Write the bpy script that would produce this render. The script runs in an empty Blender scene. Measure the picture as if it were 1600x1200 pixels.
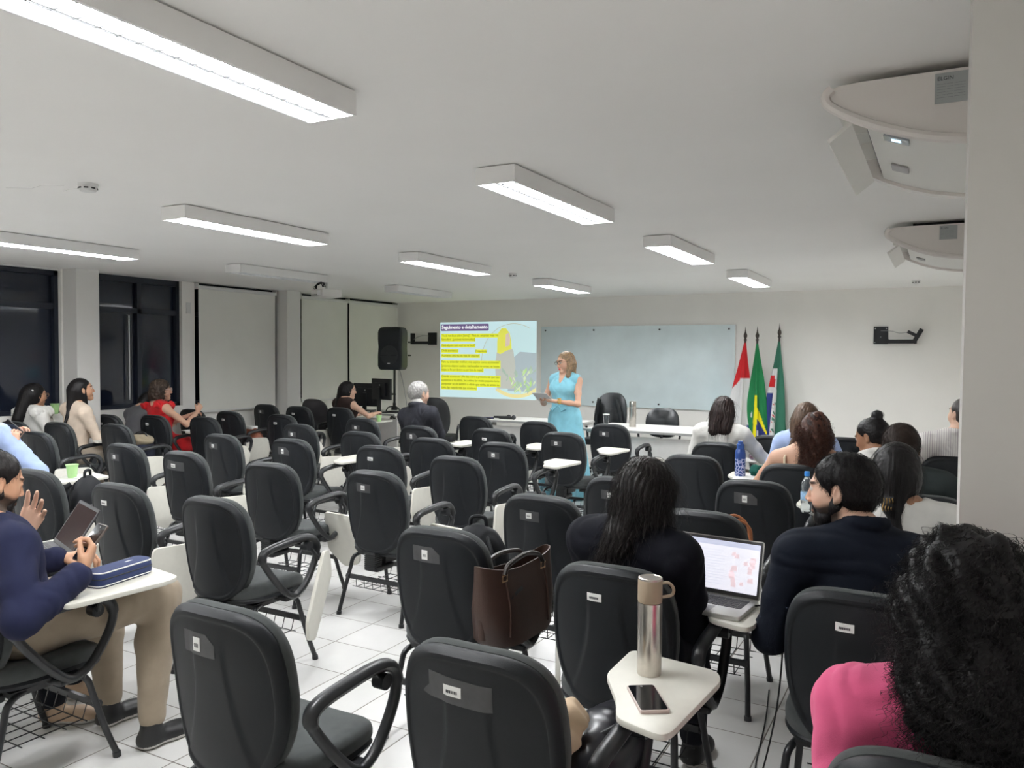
import bpy, math, random
import numpy as np
from mathutils import Vector, Matrix

# ------------------------------------------------------------------ camera, world, exposure
scn = bpy.context.scene
COL = scn.collection
random.seed(4)

cam_d = bpy.data.cameras.new('camera')
cam = bpy.data.objects.new('camera', cam_d)
COL.objects.link(cam)
cam_d.sensor_fit = 'HORIZONTAL'
cam_d.sensor_width = 36.0
cam_d.lens = 36.0 * 1244.3 / 1600.0
cam_d.clip_start = 0.05
YAW, PITCH, ROLL = 0.4961, 0.0359, 0.0069
_fw = Vector((-math.sin(YAW), math.cos(YAW), 0)); _ri = Vector((math.cos(YAW), math.sin(YAW), 0)); _up = Vector((0, 0, 1))
_f = _fw * math.cos(PITCH) - _up * math.sin(PITCH); _u = _up * math.cos(PITCH) + _fw * math.sin(PITCH)
_r = _ri * math.cos(ROLL) + _u * math.sin(ROLL); _u3 = _u * math.cos(ROLL) - _ri * math.sin(ROLL)
cam.matrix_world = Matrix(((_r.x, _u3.x, -_f.x, 0), (_r.y, _u3.y, -_f.y, 0), (_r.z, _u3.z, -_f.z, 1.58), (0, 0, 0, 1)))
scn.camera = cam

w = bpy.data.worlds.new('night'); scn.world = w; w.use_nodes = True
w.node_tree.nodes['Background'].inputs[0].default_value = (0.02, 0.03, 0.05, 1)
w.node_tree.nodes['Background'].inputs[1].default_value = 0.2
scn.view_settings.view_transform = 'Standard'
scn.view_settings.look = 'None'
scn.view_settings.gamma = 1.0
scn.view_settings.exposure = 0.0
scn.cycles.max_bounces = 10
scn.cycles.diffuse_bounces = 8
scn.cycles.use_denoising = True
scn.cycles.sample_clamp_indirect = 6.0
LAMP_STRENGTH = 178.0

# ------------------------------------------------------------------ materials
MATS = {}
def mat(name, col, rough=0.6, metal=0.0, spec=0.5, emis=None, estr=1.0, trans=0.0, ior=1.45, bump=0.0, bscale=200.0,
        var=0.0, vscale=8.0, coat=0.0, sheen=0.0, alpha=1.0, attr=None, sss=0.0):
    if name in MATS: return MATS[name]
    m = bpy.data.materials.new(name); m.use_nodes = True
    nt = m.node_tree; b = nt.nodes['Principled BSDF']; L = nt.links
    b.inputs['Base Color'].default_value = (*col, 1)
    b.inputs['Roughness'].default_value = rough
    b.inputs['Metallic'].default_value = metal
    b.inputs['Specular IOR Level'].default_value = spec
    b.inputs['IOR'].default_value = ior
    b.inputs['Transmission Weight'].default_value = trans
    b.inputs['Coat Weight'].default_value = coat
    b.inputs['Sheen Weight'].default_value = sheen
    b.inputs['Alpha'].default_value = alpha
    if sss:
        b.inputs['Subsurface Weight'].default_value = sss
        b.inputs['Subsurface Radius'].default_value = (0.012, 0.005, 0.003)
        b.inputs['Subsurface Scale'].default_value = 1.0
    if emis:
        b.inputs['Emission Color'].default_value = (*emis, 1)
        b.inputs['Emission Strength'].default_value = estr
    src = None
    if attr:
        a = nt.nodes.new('ShaderNodeAttribute'); a.attribute_name = attr
        src = a.outputs['Color']; L.new(src, b.inputs['Base Color'])
    tc = nt.nodes.new('ShaderNodeTexCoord')
    if var:
        n = nt.nodes.new('ShaderNodeTexNoise'); n.inputs['Scale'].default_value = vscale; n.inputs['Detail'].default_value = 5
        L.new(tc.outputs['Object'], n.inputs['Vector'])
        mr = nt.nodes.new('ShaderNodeMapRange'); mr.inputs['From Min'].default_value = .3; mr.inputs['From Max'].default_value = .7
        mr.inputs['To Min'].default_value = 1 - var; mr.inputs['To Max'].default_value = 1 + var
        L.new(n.outputs['Fac'], mr.inputs['Value'])
        mx = nt.nodes.new('ShaderNodeMix'); mx.data_type = 'RGBA'; mx.blend_type = 'MULTIPLY'; mx.inputs[0].default_value = 1
        if src: L.new(src, mx.inputs[6])
        else: mx.inputs[6].default_value = (*col, 1)
        L.new(mr.outputs[0], mx.inputs[7]); L.new(mx.outputs[2], b.inputs['Base Color'])
    if bump:
        n = nt.nodes.new('ShaderNodeTexNoise'); n.inputs['Scale'].default_value = bscale; n.inputs['Detail'].default_value = 3
        L.new(tc.outputs['Object'], n.inputs['Vector'])
        bp = nt.nodes.new('ShaderNodeBump'); bp.inputs['Strength'].default_value = bump; bp.inputs['Distance'].default_value = 0.002
        L.new(n.outputs['Fac'], bp.inputs['Height']); L.new(bp.outputs[0], b.inputs['Normal'])
    MATS[name] = m
    return m

M_WALL = mat('wall_paint', (.87, .855, .82), .7, bump=.15, bscale=60, var=.02, vscale=2)
M_CEIL = mat('ceiling_paint', (.91, .90, .88), .8, bump=.1, bscale=30, var=.015, vscale=1.2)
M_PILLAR = mat('pillar_paint', (.74, .73, .71), .7, bump=.15, bscale=60)
M_WHITE = mat('white_enamel', (.72, .72, .71), .4)
M_SHELL = mat('black_plastic_shell', (.0085, .0102, .0125), .5, spec=.34, bump=.25, bscale=500, var=.12, vscale=9)
M_CUSH = mat('grey_upholstery', (.052, .058, .058), .95, bump=.6, bscale=900, var=.15, vscale=30, sheen=.12)
M_BLACK = mat('black_rubber', (.012, .013, .014), .5)
M_ARM = mat('black_polyurethane', (.014, .015, .017), .36, var=.2, vscale=20)
M_FRAME = mat('black_steel_tube', (.012, .013, .015), .32, coat=.2)
M_TAB = mat('cream_laminate', (.66, .645, .58), .42, var=.03, vscale=25)
M_TAPE = mat('grey_tape', (.06, .06, .063), .5, var=.1, vscale=40)
M_LABEL = mat('white_sticker', (.78, .78, .76), .5)
M_INK = mat('dark_ink', (.05, .05, .06), .6)
M_CHROME = mat('brushed_steel', (.62, .58, .53), .28, metal=1.0, var=.05, vscale=60)

# floor tiles
def floor_mat():
    m = bpy.data.materials.new('floor_tiles'); m.use_nodes = True; nt = m.node_tree; b = nt.nodes['Principled BSDF']; L = nt.links
    tc = nt.nodes.new('ShaderNodeTexCoord'); sp = nt.nodes.new('ShaderNodeSeparateXYZ'); L.new(tc.outputs['Object'], sp.inputs[0])
    T = 0.3275
    edges = []; cells = []
    for ax, off in (('X', -2.91), ('Y', 3.35)):
        a = nt.nodes.new('ShaderNodeMath'); a.operation = 'SUBTRACT'; a.inputs[1].default_value = off - 40 * T; L.new(sp.outputs[ax], a.inputs[0])
        d = nt.nodes.new('ShaderNodeMath'); d.operation = 'DIVIDE'; d.inputs[1].default_value = T; L.new(a.outputs[0], d.inputs[0])
        fl = nt.nodes.new('ShaderNodeMath'); fl.operation = 'FLOOR'; L.new(d.outputs[0], fl.inputs[0]); cells.append(fl)
        fr = nt.nodes.new('ShaderNodeMath'); fr.operation = 'PINGPONG'; fr.inputs[1].default_value = .5; L.new(d.outputs[0], fr.inputs[0])
        edges.append(fr)
    mn = nt.nodes.new('ShaderNodeMath'); mn.operation = 'MINIMUM'; L.new(edges[0].outputs[0], mn.inputs[0]); L.new(edges[1].outputs[0], mn.inputs[1])
    st = nt.nodes.new('ShaderNodeMapRange'); st.interpolation_type = 'SMOOTHSTEP'; st.inputs['From Min'].default_value = .0055; st.inputs['From Max'].default_value = .0115
    L.new(mn.outputs[0], st.inputs['Value'])
    cb = nt.nodes.new('ShaderNodeCombineXYZ'); L.new(cells[0].outputs[0], cb.inputs[0]); L.new(cells[1].outputs[0], cb.inputs[1])
    wn = nt.nodes.new('ShaderNodeTexWhiteNoise'); L.new(cb.outputs[0], wn.inputs['Vector'])
    n = nt.nodes.new('ShaderNodeTexNoise'); n.inputs['Scale'].default_value = 7; n.inputs['Detail'].default_value = 6; L.new(tc.outputs['Object'], n.inputs['Vector'])
    s1 = nt.nodes.new('ShaderNodeMath'); s1.operation = 'MULTIPLY_ADD'; s1.inputs[1].default_value = .05; s1.inputs[2].default_value = .93; L.new(wn.outputs['Value'], s1.inputs[0])
    s2 = nt.nodes.new('ShaderNodeMath'); s2.operation = 'MULTIPLY_ADD'; s2.inputs[1].default_value = .12; L.new(n.outputs['Fac'], s2.inputs[0]); L.new(s1.outputs[0], s2.inputs[2])
    tile = nt.nodes.new('ShaderNodeMix'); tile.data_type = 'RGBA'; tile.blend_type = 'MULTIPLY'; tile.inputs[0].default_value = 1
    tile.inputs[6].default_value = (.71, .705, .69, 1); L.new(s2.outputs[0], tile.inputs[7])
    mx = nt.nodes.new('ShaderNodeMix'); mx.data_type = 'RGBA'; mx.inputs[6].default_value = (.17, .15, .13, 1)
    L.new(st.outputs[0], mx.inputs[0]); L.new(tile.outputs[2], mx.inputs[7]); L.new(mx.outputs[2], b.inputs['Base Color'])
    rr = nt.nodes.new('ShaderNodeMapRange'); rr.inputs['To Min'].default_value = .7; rr.inputs['To Max'].default_value = .25; L.new(st.outputs[0], rr.inputs['Value'])
    L.new(rr.outputs[0], b.inputs['Roughness'])
    bp = nt.nodes.new('ShaderNodeBump'); bp.inputs['Strength'].default_value = .5; bp.inputs['Distance'].default_value = .002
    L.new(st.outputs[0], bp.inputs['Height']); L.new(bp.outputs[0], b.inputs['Normal'])
    return m

# ------------------------------------------------------------------ mesh helpers
class MB:
    """collects geometry for ONE mesh object"""
    def __init__(s): s.v = []; s.f = []; s.m = []
    def add(s, vs, fs, mi=0, M=None):
        o = len(s.v)
        if M is not None: vs = [tuple(M @ Vector(p)) for p in vs]
        s.v += [tuple(p) for p in vs]; s.f += [tuple(i + o for i in f) for f in fs]; s.m += [mi] * len(fs)
        return s
    def box(s, x0, x1, y0, y1, z0, z1, mi=0, M=None, bev=0.0):
        if bev <= 0:
            vs = [(x, y, z) for x in (x0, x1) for y in (y0, y1) for z in (z0, z1)]
            fs = [(0, 1, 3, 2), (4, 6, 7, 5), (0, 4, 5, 1), (2, 3, 7, 6), (0, 2, 6, 4), (1, 5, 7, 3)]
            return s.add(vs, fs, mi, M)
        poly = []
        for cx, cy, a0 in ((x1 - bev, y1 - bev, 0), (x0 + bev, y1 - bev, 90), (x0 + bev, y0 + bev, 180), (x1 - bev, y0 + bev, 270)):
            for k in range(4):
                a = math.radians(a0 + k * 30); poly.append((cx + bev * math.cos(a), cy + bev * math.sin(a)))
        return s.prism(poly, z0, z1, mi, M, min(bev, (z1 - z0) / 2.2) * .7)
    def prism(s, poly, z0, z1, mi=0, M=None, bev=0.0):
        n = len(poly)
        cx = sum(p[0] for p in poly) / n; cy = sum(p[1] for p in poly) / n
        R = max(math.hypot(p[0] - cx, p[1] - cy) for p in poly)
        prof = [(0, z0), (0, z1)] if bev <= 0 else [(bev, z0), (bev * .3, z0 + bev * .3), (0, z0 + bev), (0, z1 - bev), (bev * .3, z1 - bev * .3), (bev, z1)]
        vs = []; fs = []
        for inset, z in prof:
            for x, y in poly:
                d = math.hypot(x - cx, y - cy) or 1e-6; k = (d - inset) / d
                vs.append((cx + (x - cx) * k, cy + (y - cy) * k, z))
        for r in range(len(prof) - 1):
            for i in range(n):
                j = (i + 1) % n
                fs.append((r * n + i, r * n + j, (r + 1) * n + j, (r + 1) * n + i))
        fs.append(tuple(range(n - 1, -1, -1))); fs.append(tuple((len(prof) - 1) * n + i for i in range(n)))
        return s.add(vs, fs, mi, M)
    def tube(s, pts, r, n=10, closed=False, mi=0, M=None, flat=1.0, caps=True):
        pts = [Vector(p) for p in pts]; N = len(pts)
        rs = r if isinstance(r, (list, tuple)) else [r] * N
        vs = []; fs = []
        prev = None
        for i, p in enumerate(pts):
            if closed: t = pts[(i + 1) % N] - pts[i - 1]
            else: t = pts[min(i + 1, N - 1)] - pts[max(i - 1, 0)]
            t.normalize()
            if prev is None:
                a = Vector((1, 0, 0)) if abs(t.x) < .8 else Vector((0, 1, 0))
                u = (a - t * a.dot(t)).normalized()
            else:
                u = (prev - t * prev.dot(t)).normalized()
            prev = u; v = t.cross(u)
            for k in range(n):
                an = 2 * math.pi * k / n
                vs.append(tuple(p + u * (rs[i] * flat * math.cos(an)) + v * (rs[i] * math.sin(an))))
        for i in range(N if closed else N - 1):
            for k in range(n):
                a = i * n + k; b = i * n + (k + 1) % n; j = (i + 1) % N
                fs.append((a, b, j * n + (k + 1) % n, j * n + k))
        if caps and not closed:
            fs.append(tuple(range(n - 1, -1, -1))); fs.append(tuple((N - 1) * n + k for k in range(n)))
        return s.add(vs, fs, mi, M)
    def lathe(s, prof, n=24, c=(0, 0, 0), mi=0, M=None):
        vs = []; fs = []
        for r, z in prof:
            for k in range(n):
                a = 2 * math.pi * k / n; vs.append((c[0] + r * math.cos(a), c[1] + r * math.sin(a), c[2] + z))
        for i in range(len(prof) - 1):
            for k in range(n):
                fs.append((i * n + k, i * n + (k + 1) % n, (i + 1) * n + (k + 1) % n, (i + 1) * n + k))
        fs.append(tuple(range(n - 1, -1, -1))); fs.append(tuple((len(prof) - 1) * n + k for k in range(n)))
        return s.add(vs, fs, mi, M)
    def build(s, name, mats, parent=None, smooth=True, ang=40, loc=None):
        me = bpy.data.meshes.new(name); me.from_pydata(s.v, [], s.f)
        for m in (mats if isinstance(mats, (list, tuple)) else [mats]): me.materials.append(m)
        if any(s.m): me.polygons.foreach_set('material_index', s.m)
        if smooth:
            me.polygons.foreach_set('use_smooth', [True] * len(me.polygons))
            try: me.set_sharp_from_angle(angle=math.radians(ang))
            except Exception: pass
        me.update()
        o = bpy.data.objects.new(name, me); COL.objects.link(o)
        if parent: o.parent = parent
        if loc: o.location = loc
        return o

def spline(pts, n=8, closed=False):
    P = [Vector(p) for p in pts]; N = len(P); out = []
    for i in range(N if closed else N - 1):
        if closed: a, b, c, d = P[i - 1], P[i], P[(i + 1) % N], P[(i + 2) % N]
        else: a, b, c, d = P[max(i - 1, 0)], P[i], P[i + 1], P[min(i + 2, N - 1)]
        for k in range(n):
            t = k / n
            out.append(.5 * ((2 * b) + (c - a) * t + (2 * a - 5 * b + 4 * c - d) * t * t + (3 * b - a - 3 * c + d) * t ** 3))
    if not closed: out.append(P[-1])
    return out

def rounded(poly, r, n=5):
    out = []; N = len(poly)
    for i in range(N):
        p = Vector(poly[i]).to_2d(); a = Vector(poly[i - 1]).to_2d(); b = Vector(poly[(i + 1) % N]).to_2d()
        da = (a - p); db = (b - p); ra = min(r, da.length * .45); rb = min(r, db.length * .45)
        A = p + da.normalized() * ra; B = p + db.normalized() * rb
        for k in range(n + 1):
            t = k / n; q = A * (1 - t) ** 2 + p * 2 * t * (1 - t) + B * t * t; out.append((q.x, q.y))
    return out

def thing(name, label, cat, loc=(0, 0, 0), rz=0.0, group=None):
    o = bpy.data.objects.new(name, None); COL.objects.link(o); o.empty_display_size = .1
    o.location = loc; o.rotation_euler = (0, 0, rz); tag(o, label, cat, group); return o
def tag(o, label, cat, group=None):
    o['label'] = label; o['category'] = cat
    if group: o['group'] = group
    return o
def struct(o): o['kind'] = 'structure'; return o
def RZ(a): return Matrix.Rotation(a, 4, 'Z')
def T(x, y, z): return Matrix.Translation((x, y, z))

FONT = None
def text(name, s, size, M, m, parent, depth=0.0005, align='LEFT', width=None, sx=1.0, spacing=1.0, bold=0.0):
    c = bpy.data.curves.new(name, 'FONT'); c.body = s; c.size = size; c.extrude = depth; c.align_x = align; c.resolution_u = 2
    c.space_line = spacing; c.offset = bold
    o = bpy.data.objects.new(name, c); COL.objects.link(o)
    dg = bpy.context.evaluated_depsgraph_get(); me = bpy.data.meshes.new_from_object(o.evaluated_get(dg))
    bpy.data.objects.remove(o)
    if width and len(me.vertices):
        xs = [v.co.x for v in me.vertices]; k = width / max(1e-6, max(xs) - min(xs)); x0 = min(xs)
        for v in me.vertices: v.co.x = (v.co.x - x0) * k
    me.transform(M); me.materials.clear(); me.materials.append(m)
    o = bpy.data.objects.new(name, me); COL.objects.link(o)
    if parent: o.parent = parent
    return o
# ------------------------------------------------------------------ room shell
XL, XR, YB, YF, HC = -8.42, .42, -1.3, 11.35, 2.48
struct(MB().box(XL - .3, XR + .2, YB - .2, YF + .2, -.1, 0).build('floor', floor_mat(), smooth=False))
struct(MB().box(XL - .3, XR + .2, YB - .2, YF + .2, HC, HC + .12).build('ceiling', M_CEIL, smooth=False))
struct(MB().box(XL - .3, XR + .2, YF, YF + .15, 0, HC).build('wall_front', M_WALL, smooth=False))
struct(MB().box(XL - .3, XR + .2, YB - .15, YB, 0, HC).build('wall_back', M_WALL, smooth=False))
struct(MB().box(XR, XR + .15, YB, YF, 0, HC).build('wall_right', M_WALL, smooth=False))
# left wall: window bays reach the ceiling above a low parapet
wl = MB()
SILL = .92
wl.box(XL - .2, XL, YB, YF, 0, SILL - .1)
bays = [(2.4, 5.28), (5.72, 6.84), (7.03, 8.42), (8.88, 11.25)]
ys = [YB] + [v for b in bays for v in b] + [YF]
for a, b in zip(ys[0::2], ys[1::2]): wl.box(XL - .2, XL, a, b, SILL - .1, HC)
for a, b in bays: wl.box(XL - .2, XL, a, b, SILL - .1, SILL)
struct(wl.build('wall_left', M_WALL, smooth=False))
for y0, y1 in ((5.30, 5.56), (8.42, 8.68)):
    struct(MB().box(XL, XL + .24, y0, y1, 0, HC).build('wall_pier', M_PILLAR, smooth=False))
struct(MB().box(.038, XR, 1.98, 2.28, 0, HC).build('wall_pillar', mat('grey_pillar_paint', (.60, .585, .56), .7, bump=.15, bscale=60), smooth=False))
M_GLASS = mat('night_glass', (.010, .014, .026), .06, spec=.6)
M_WFRAME = mat('dark_bronze_window_frame', (.012, .016, .028), .45)
for i, (a, b) in enumerate(bays):
    g = struct(MB().box(XL - .12, XL - .105, a, b, SILL, HC).build('window_%d' % (i + 1), M_GLASS, smooth=False))
    fr = MB()
    t = .045
    fr.box(XL - .14, XL - .05, a, a + t, SILL, HC); fr.box(XL - .14, XL - .05, b - t, b, SILL, HC)
    fr.box(XL - .14, XL - .05, a, b, SILL, SILL + t); fr.box(XL - .14, XL - .05, a, b, HC - .07, HC)
    fr.box(XL - .14, XL - .06, a, b, 2.05, 2.11)
    nm = 3 if b - a > 2 else 1
    for k in range(nm):
        ym = a + (b - a) * (k + 1) / (nm + 1) - .0
        fr.box(XL - .14, XL - .06, ym - .03, ym + .03, SILL, HC)
    fr.build('window_frame', M_WFRAME, g, smooth=False)
    if i == 1:
        MB().box(XL - .062, XL - .054, 6.13, 6.145, SILL + .1, 2.02).build('sash_edge', mat('bare_aluminium', (.5, .5, .52), .35, metal=.8), g, smooth=False)
struct(MB().box(XL - .05, XL + .012, 2.4, 5.28, HC - .018, HC - .001).build('trim_1', M_WHITE, smooth=False))

# roller blinds
M_BLIND = mat('roller_blind_cloth', (.78, .775, .73), .85, bump=.2, bscale=300, var=.02, vscale=3)
def blind(y0, y1, z0, zt, label, x=XL + .05):
    t = thing('roller_blind', label, 'blind', (x, (y0 + y1) / 2, zt), group='roller blinds over the windows')
    h = (y1 - y0) / 2; mb = MB(); n = 14; vs = []; fs = []
    for i in range(n + 1):
        yy = -h + 2 * h * i / n
        for j in range(9):
            zz = (z0 - zt) * j / 8
            dx = .006 * math.sin(yy * 5 + x) * (j / 8) + .004 * math.sin(yy * 11 + zz * 2)
            vs.append((dx, yy, zz)); 
    m = len(vs)
    vs += [(v[0] + .0015, v[1], v[2]) for v in vs]
    for i in range(n):
        for j in range(8):
            a = i * 9 + j; fs.append((a, a + 1, a + 10, a + 9)); fs.append((m + a, m + a + 9, m + a + 10, m + a + 1))
    for i in range(n):
        for j in (0, 8):
            a = i * 9 + j; fs.append((a, a + 9, m + a + 9, m + a))
    mb.add(vs, fs); mb.build('blind_cloth', M_BLIND, t)
    MB().tube([(.0, -h - .01, .0), (.0, h + .01, .0)], .024, 14).build('roller', M_WHITE, t)
    MB().box(-.008, .008, -h, h, z0 - zt - .012, z0 - zt + .014).build('bottom_bar', M_WHITE, t, smooth=False)
    b = MB(); b.box(-.05, .02, -h - .02, -h - .008, -.03, .045); b.box(-.05, .02, h + .008, h + .02, -.03, .045); b.build('bracket', M_WHITE, t, smooth=False)
    return t
blind(7.05, 8.37, .83, 2.425, 'grey roller blind lowered between the open dark window and the second pier')
blind(8.9, 9.94, .88, 2.42, 'grey roller blind lowered over the corner bay, the one next to the pier')
blind(9.98, 11.22, .80, 2.42, 'grey roller blind lowered over the corner bay, the one behind the loudspeaker')
sw = MB().box(XL, XL + .012, 6.9, 6.97, 2.08, 2.22, bev=0).build('junction_box', M_WHITE, smooth=False); tag(sw, 'small white blank box high on the strip between window and blind', 'switch box')

# ------------------------------------------------------------------ ceiling lamps
M_TUBE = mat('lit_tube', (1, 1, 1), .5, emis=(.97, .985, 1.0), estr=LAMP_STRENGTH)
M_TUBE_OFF = mat('unlit_tube', (.75, .75, .74), .4)
M_FIX = mat('fixture_enamel', (.84, .835, .825), .45)
M_REFL = mat('fixture_reflector', (.92, .93, .94), .4)
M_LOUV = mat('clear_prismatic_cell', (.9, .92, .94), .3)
M_LOUV_SHADED = mat('shaded_prismatic_cell', (.012, .013, .015), .2, spec=.8)  # same clear cells, painted dark to stand in for their shaded look
def lamp(x, yf, on, label, fixture_len=1.28, near=False):
    t = thing('ceiling_lamp', label, 'ceiling lamp', (x, yf - fixture_len / 2, HC), group='long surface-mounted ceiling lamps')
    w_, d, h = .106, .087, fixture_len / 2
    b = MB()
    b.box(-w_, -w_ + .008, -h, h, -d, -.006); b.box(w_ - .008, w_, -h, h, -d, -.006)
    b.box(-w_ + .008, w_ - .008, -h, -h + .008, -d, -.006); b.box(-w_ + .008, w_ - .008, h - .008, h, -d, -.006)
    b.box(-w_ + .008, w_ - .008, -h + .008, h - .008, -.014, -.006); b.box(-w_ + .03, w_ - .03, -h + .05, h - .05, -.006, 0)
    b.build('housing', M_FIX, t, smooth=False)
    r = MB()
    r.box(-.006, .006, -h + .01, h - .01, -d + .004, -.03)
    r.box(-w_ + .009, w_ - .009, -h + .009, h - .009, -.03, -.016); r.build('reflector', M_REFL, t, smooth=False)
    for sx in (-1, 1):
        MB().tube([(sx * .05, -h + .03, -.067), (sx * .05, h - .03, -.067)], .013, 12).build('fluorescent_tube', M_TUBE if on else M_TUBE_OFF, t)
        l = MB(); k = int(fixture_len / .06)
        for i in range(k):
            yy = -h + .03 + (fixture_len - .06) * (i + .5) / k
            l.box(sx * .05 - .042, sx * .05 + .042, yy - .0015, yy + .0015, -d + .001, -d + .007)
        for q in (-.041, .041): l.box(sx * .05 + q - .001, sx * .05 + q + .001, -h + .02, h - .02, -d + .001, -d + .007)
        l.build('louver', M_LOUV_SHADED if (near and sx > 0) else M_LOUV, t, smooth=False)
    return t
X1_, X2_, X3_ = -1.78 - .106, -4.03 - .106, -6.18 - .106
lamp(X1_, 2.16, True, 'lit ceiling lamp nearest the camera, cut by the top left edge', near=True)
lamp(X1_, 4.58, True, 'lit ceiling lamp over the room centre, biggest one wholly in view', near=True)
lamp(X1_, 7.00, True, 'lit ceiling lamp nearest the air conditioners, second from the right')
lamp(X1_, 9.60, True, 'lit ceiling lamp farthest right, near the front wall above the flags')
lamp(X2_, 4.58, True, 'lit ceiling lamp between the round detector on the left and the projector')
lamp(X2_, 7.00, True, 'lit ceiling lamp to the right of the projector, left of the small far detector')
lamp(X2_, 9.60, True, 'lit ceiling lamp above the glass board near the front wall')
lamp(X3_, 4.58, True, 'lit ceiling lamp by the dark windows, cut by the left edge')
lamp(X3_, 7.00, False, 'unlit ceiling lamp behind the projector above the roller blinds')
lamp(X3_, 9.60, False, 'unlit ceiling lamp above the loudspeaker in the far left corner')
lamp(X2_, 2.16, True, 'lit ceiling lamp out of view beyond the left edge')
lamp(X3_, 2.16, True, 'added unseen ceiling lamp brightening the window side, wholly beyond the left edge')  # unseen lamp, added to lighten the dark left side

# detectors
def detector(x, y, label, s=1.0):
    t = thing('smoke_detector', label, 'detector', (x, y, HC))
    MB().lathe([(.05 * s, 0), (.05 * s, -.012), (.042 * s, -.016)], 28).build('base', M_WHITE, t)
    m = MB().lathe([(.046 * s, -.014), (.046 * s, -.03), (.036 * s, -.042), (.012 * s, -.046)], 28)
    m.build('cover', M_WHITE, t)
    s_ = MB()
    for k in range(8):
        s_.box(.0455 * s, .047 * s, -.011 * s, .011 * s, -.030, -.022, M=RZ(k * math.pi / 4))
    s_.build('vent_slots', M_BLACK, t, smooth=False)
detector(-4.04, 2.69, 'round white smoke detector on the ceiling at far left')
detector(-4.18, 7.72, 'small round smoke detector on the ceiling near the room centre', .9)
detector(-.3, 10.35, 'small grey detector low on the ceiling by the pillar', .9)
cr = MB()
for pts in ([(-4.55, 2.55), (-4.42, 2.62), (-4.3, 2.60), (-4.2, 2.66)], [(-4.35, 2.75), (-4.25, 2.73), (-4.12, 2.76)]):
    cr.tube([(x, y, HC + .0005) for x, y in pts], .0014, 4)
cr.build('ceiling_crack', mat('crack_grey', (.42, .41, .39), .9), bpy.data.objects['ceiling'])

# ------------------------------------------------------------------ front wall: board, slide, mounts
t = thing('glass_board', 'pale blue glass writing board on standoffs on the front wall', 'board', (-4.09, YF, 1.425))
M_BOARD = mat('pale_blue_glass', (.66, .76, .785), .12, var=.05, vscale=3, coat=.3)
MB().box(-1.515, 1.515, -.03, -.020, -.61, .61).build('glass_panel', M_BOARD, t, smooth=False)
for x in (-1.44, -.62, .42, 1.43):
    for z in (-.55, .55):
        MB().tube([(x, -.045, z), (x, 0, z)], .013, 12).build('standoff', mat('dark_standoff', (.03, .03, .035), .3, metal=.6), t)
t = thing('projected_slide', 'projected slide with yellow highlighted Portuguese text and a woman', 'projected image', (-6.62, YF, 1.5))
def emi(name, c, k=.55):
    return mat(name, tuple(x * .45 for x in c), .9, emis=c, estr=k)
SB = MB().box(-.915, .915, -.004, -.001, -.63, .63).build('slide_background', emi('slide_pale', (.62, .84, .88), .78), t, smooth=False)
YEL = emi('slide_yellow', (.80, .86, .05), .80)
TXT = emi('slide_text', (.30, .26, .02), .45)
PUR = emi('slide_purple', (.17, .12, .26), .75)
WHI = emi('slide_white', (.95, .97, 1.0), .9)
def sp(px, py):  # slide crop position -> metres on the slide
    return (-.915 + 1.83 * px, .63 - 1.26 * py)
hl = MB()
rows = [(0, .62, .155, .205), (0, .37, .205, .255), (0, .37, .29, .335), (0, .19, .36, .405), (.37, .49, .365, .41), (0, .42, .425, .47),
        (0, .635, .51, .555), (0, .635, .555, .61), (0, .46, .61, .66), (0, .635, .705, .75), (0, .635, .75, .80), (0, .635, .80, .85), (0, .39, .85, .90)]
texts = ['"Voc\u00ea me disse sobre [tema]". "Para eu entender mais me', 'fale sobre". [poss\u00edveis testemunhas]', 'Havia algu\u00e9m com voc\u00ea ou no local?', 'Onde aconteceu?',
         'Frequ\u00eancia', 'Aconteceu uma vez ou mais de uma vez?', 'Para eu entender melhor, me explica como aconteceu?', '[poss\u00edveis objetos usados, machucados no corpo, se houve',
         'toque, se foi por dentro ou por fora da roupa].', 'Quando aconteceu? (Me fala sobre a primeira vez que isso', 'aconteceu e da \u00faltima. Se a v\u00edtima for muito pequena tente',
         'perguntar se ela lembra a idade que tinha, se antes ou', 'havia algo naquela vida que aconteceu']
S90 = Matrix.Rotation(math.radians(90), 4, 'X')
for (a, b, c, d), s in zip(rows, texts):
    x0, z1 = sp(a + .012, c); x1, z0 = sp(b + .01, d)
    hl.box(x0, x1, -.0052, -.004, z0 - .002, z1 + .002)
    text('slide_text', s, .058, T(x0 + .008, -.0056, z0 + .017) @ S90, TXT, t, .0002, width=(x1 - x0) * .975)
hl.build('text_highlight', YEL, t, smooth=False)
x0, z1 = sp(.008, .025); x1, z0 = sp(.52, .115)
TB = MB().prism(rounded([(x0, z0), (x1, z0), (x1, z1), (x0, z1)], .02), 0, .0015, M=T(0, -.004, 0) @ S90).build('title_band', PUR, t, smooth=False)
text('slide_title', 'Seguimento e detalhamento', .085, T(x0 + .02, -.0062, z0 + .035) @ S90, WHI, TB, .0002, width=(x1 - x0) * .955, bold=.0022)
def disc(poly, m, name, y):
    MB().prism(poly, 0, .0003, M=T(0, y, 0) @ S90).build(name, m, t, smooth=False)
def ring(cx, cz, r0, r1, a0, a1, m, name, y, n=40):
    mb = MB(); vs = []; fs = []
    for i in range(n + 1):
        a = math.radians(a0 + (a1 - a0) * i / n)
        for r in (r0, r1):
            vs.append((min(.914, cx + r * math.cos(a)), y, max(-.628, min(.628, cz + r * math.sin(a)))))
    for i in range(n): fs.append((2 * i, 2 * i + 1, 2 * i + 3, 2 * i + 2))
    mb.add(vs, fs).build(name, m, t, smooth=False)
poly = []
for i in range(60):
    a = math.radians(75 + 210 * i / 59); poly.append((min(.914, .50 + .59 * math.cos(a)), .0 + .59 * math.sin(a)))
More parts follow.
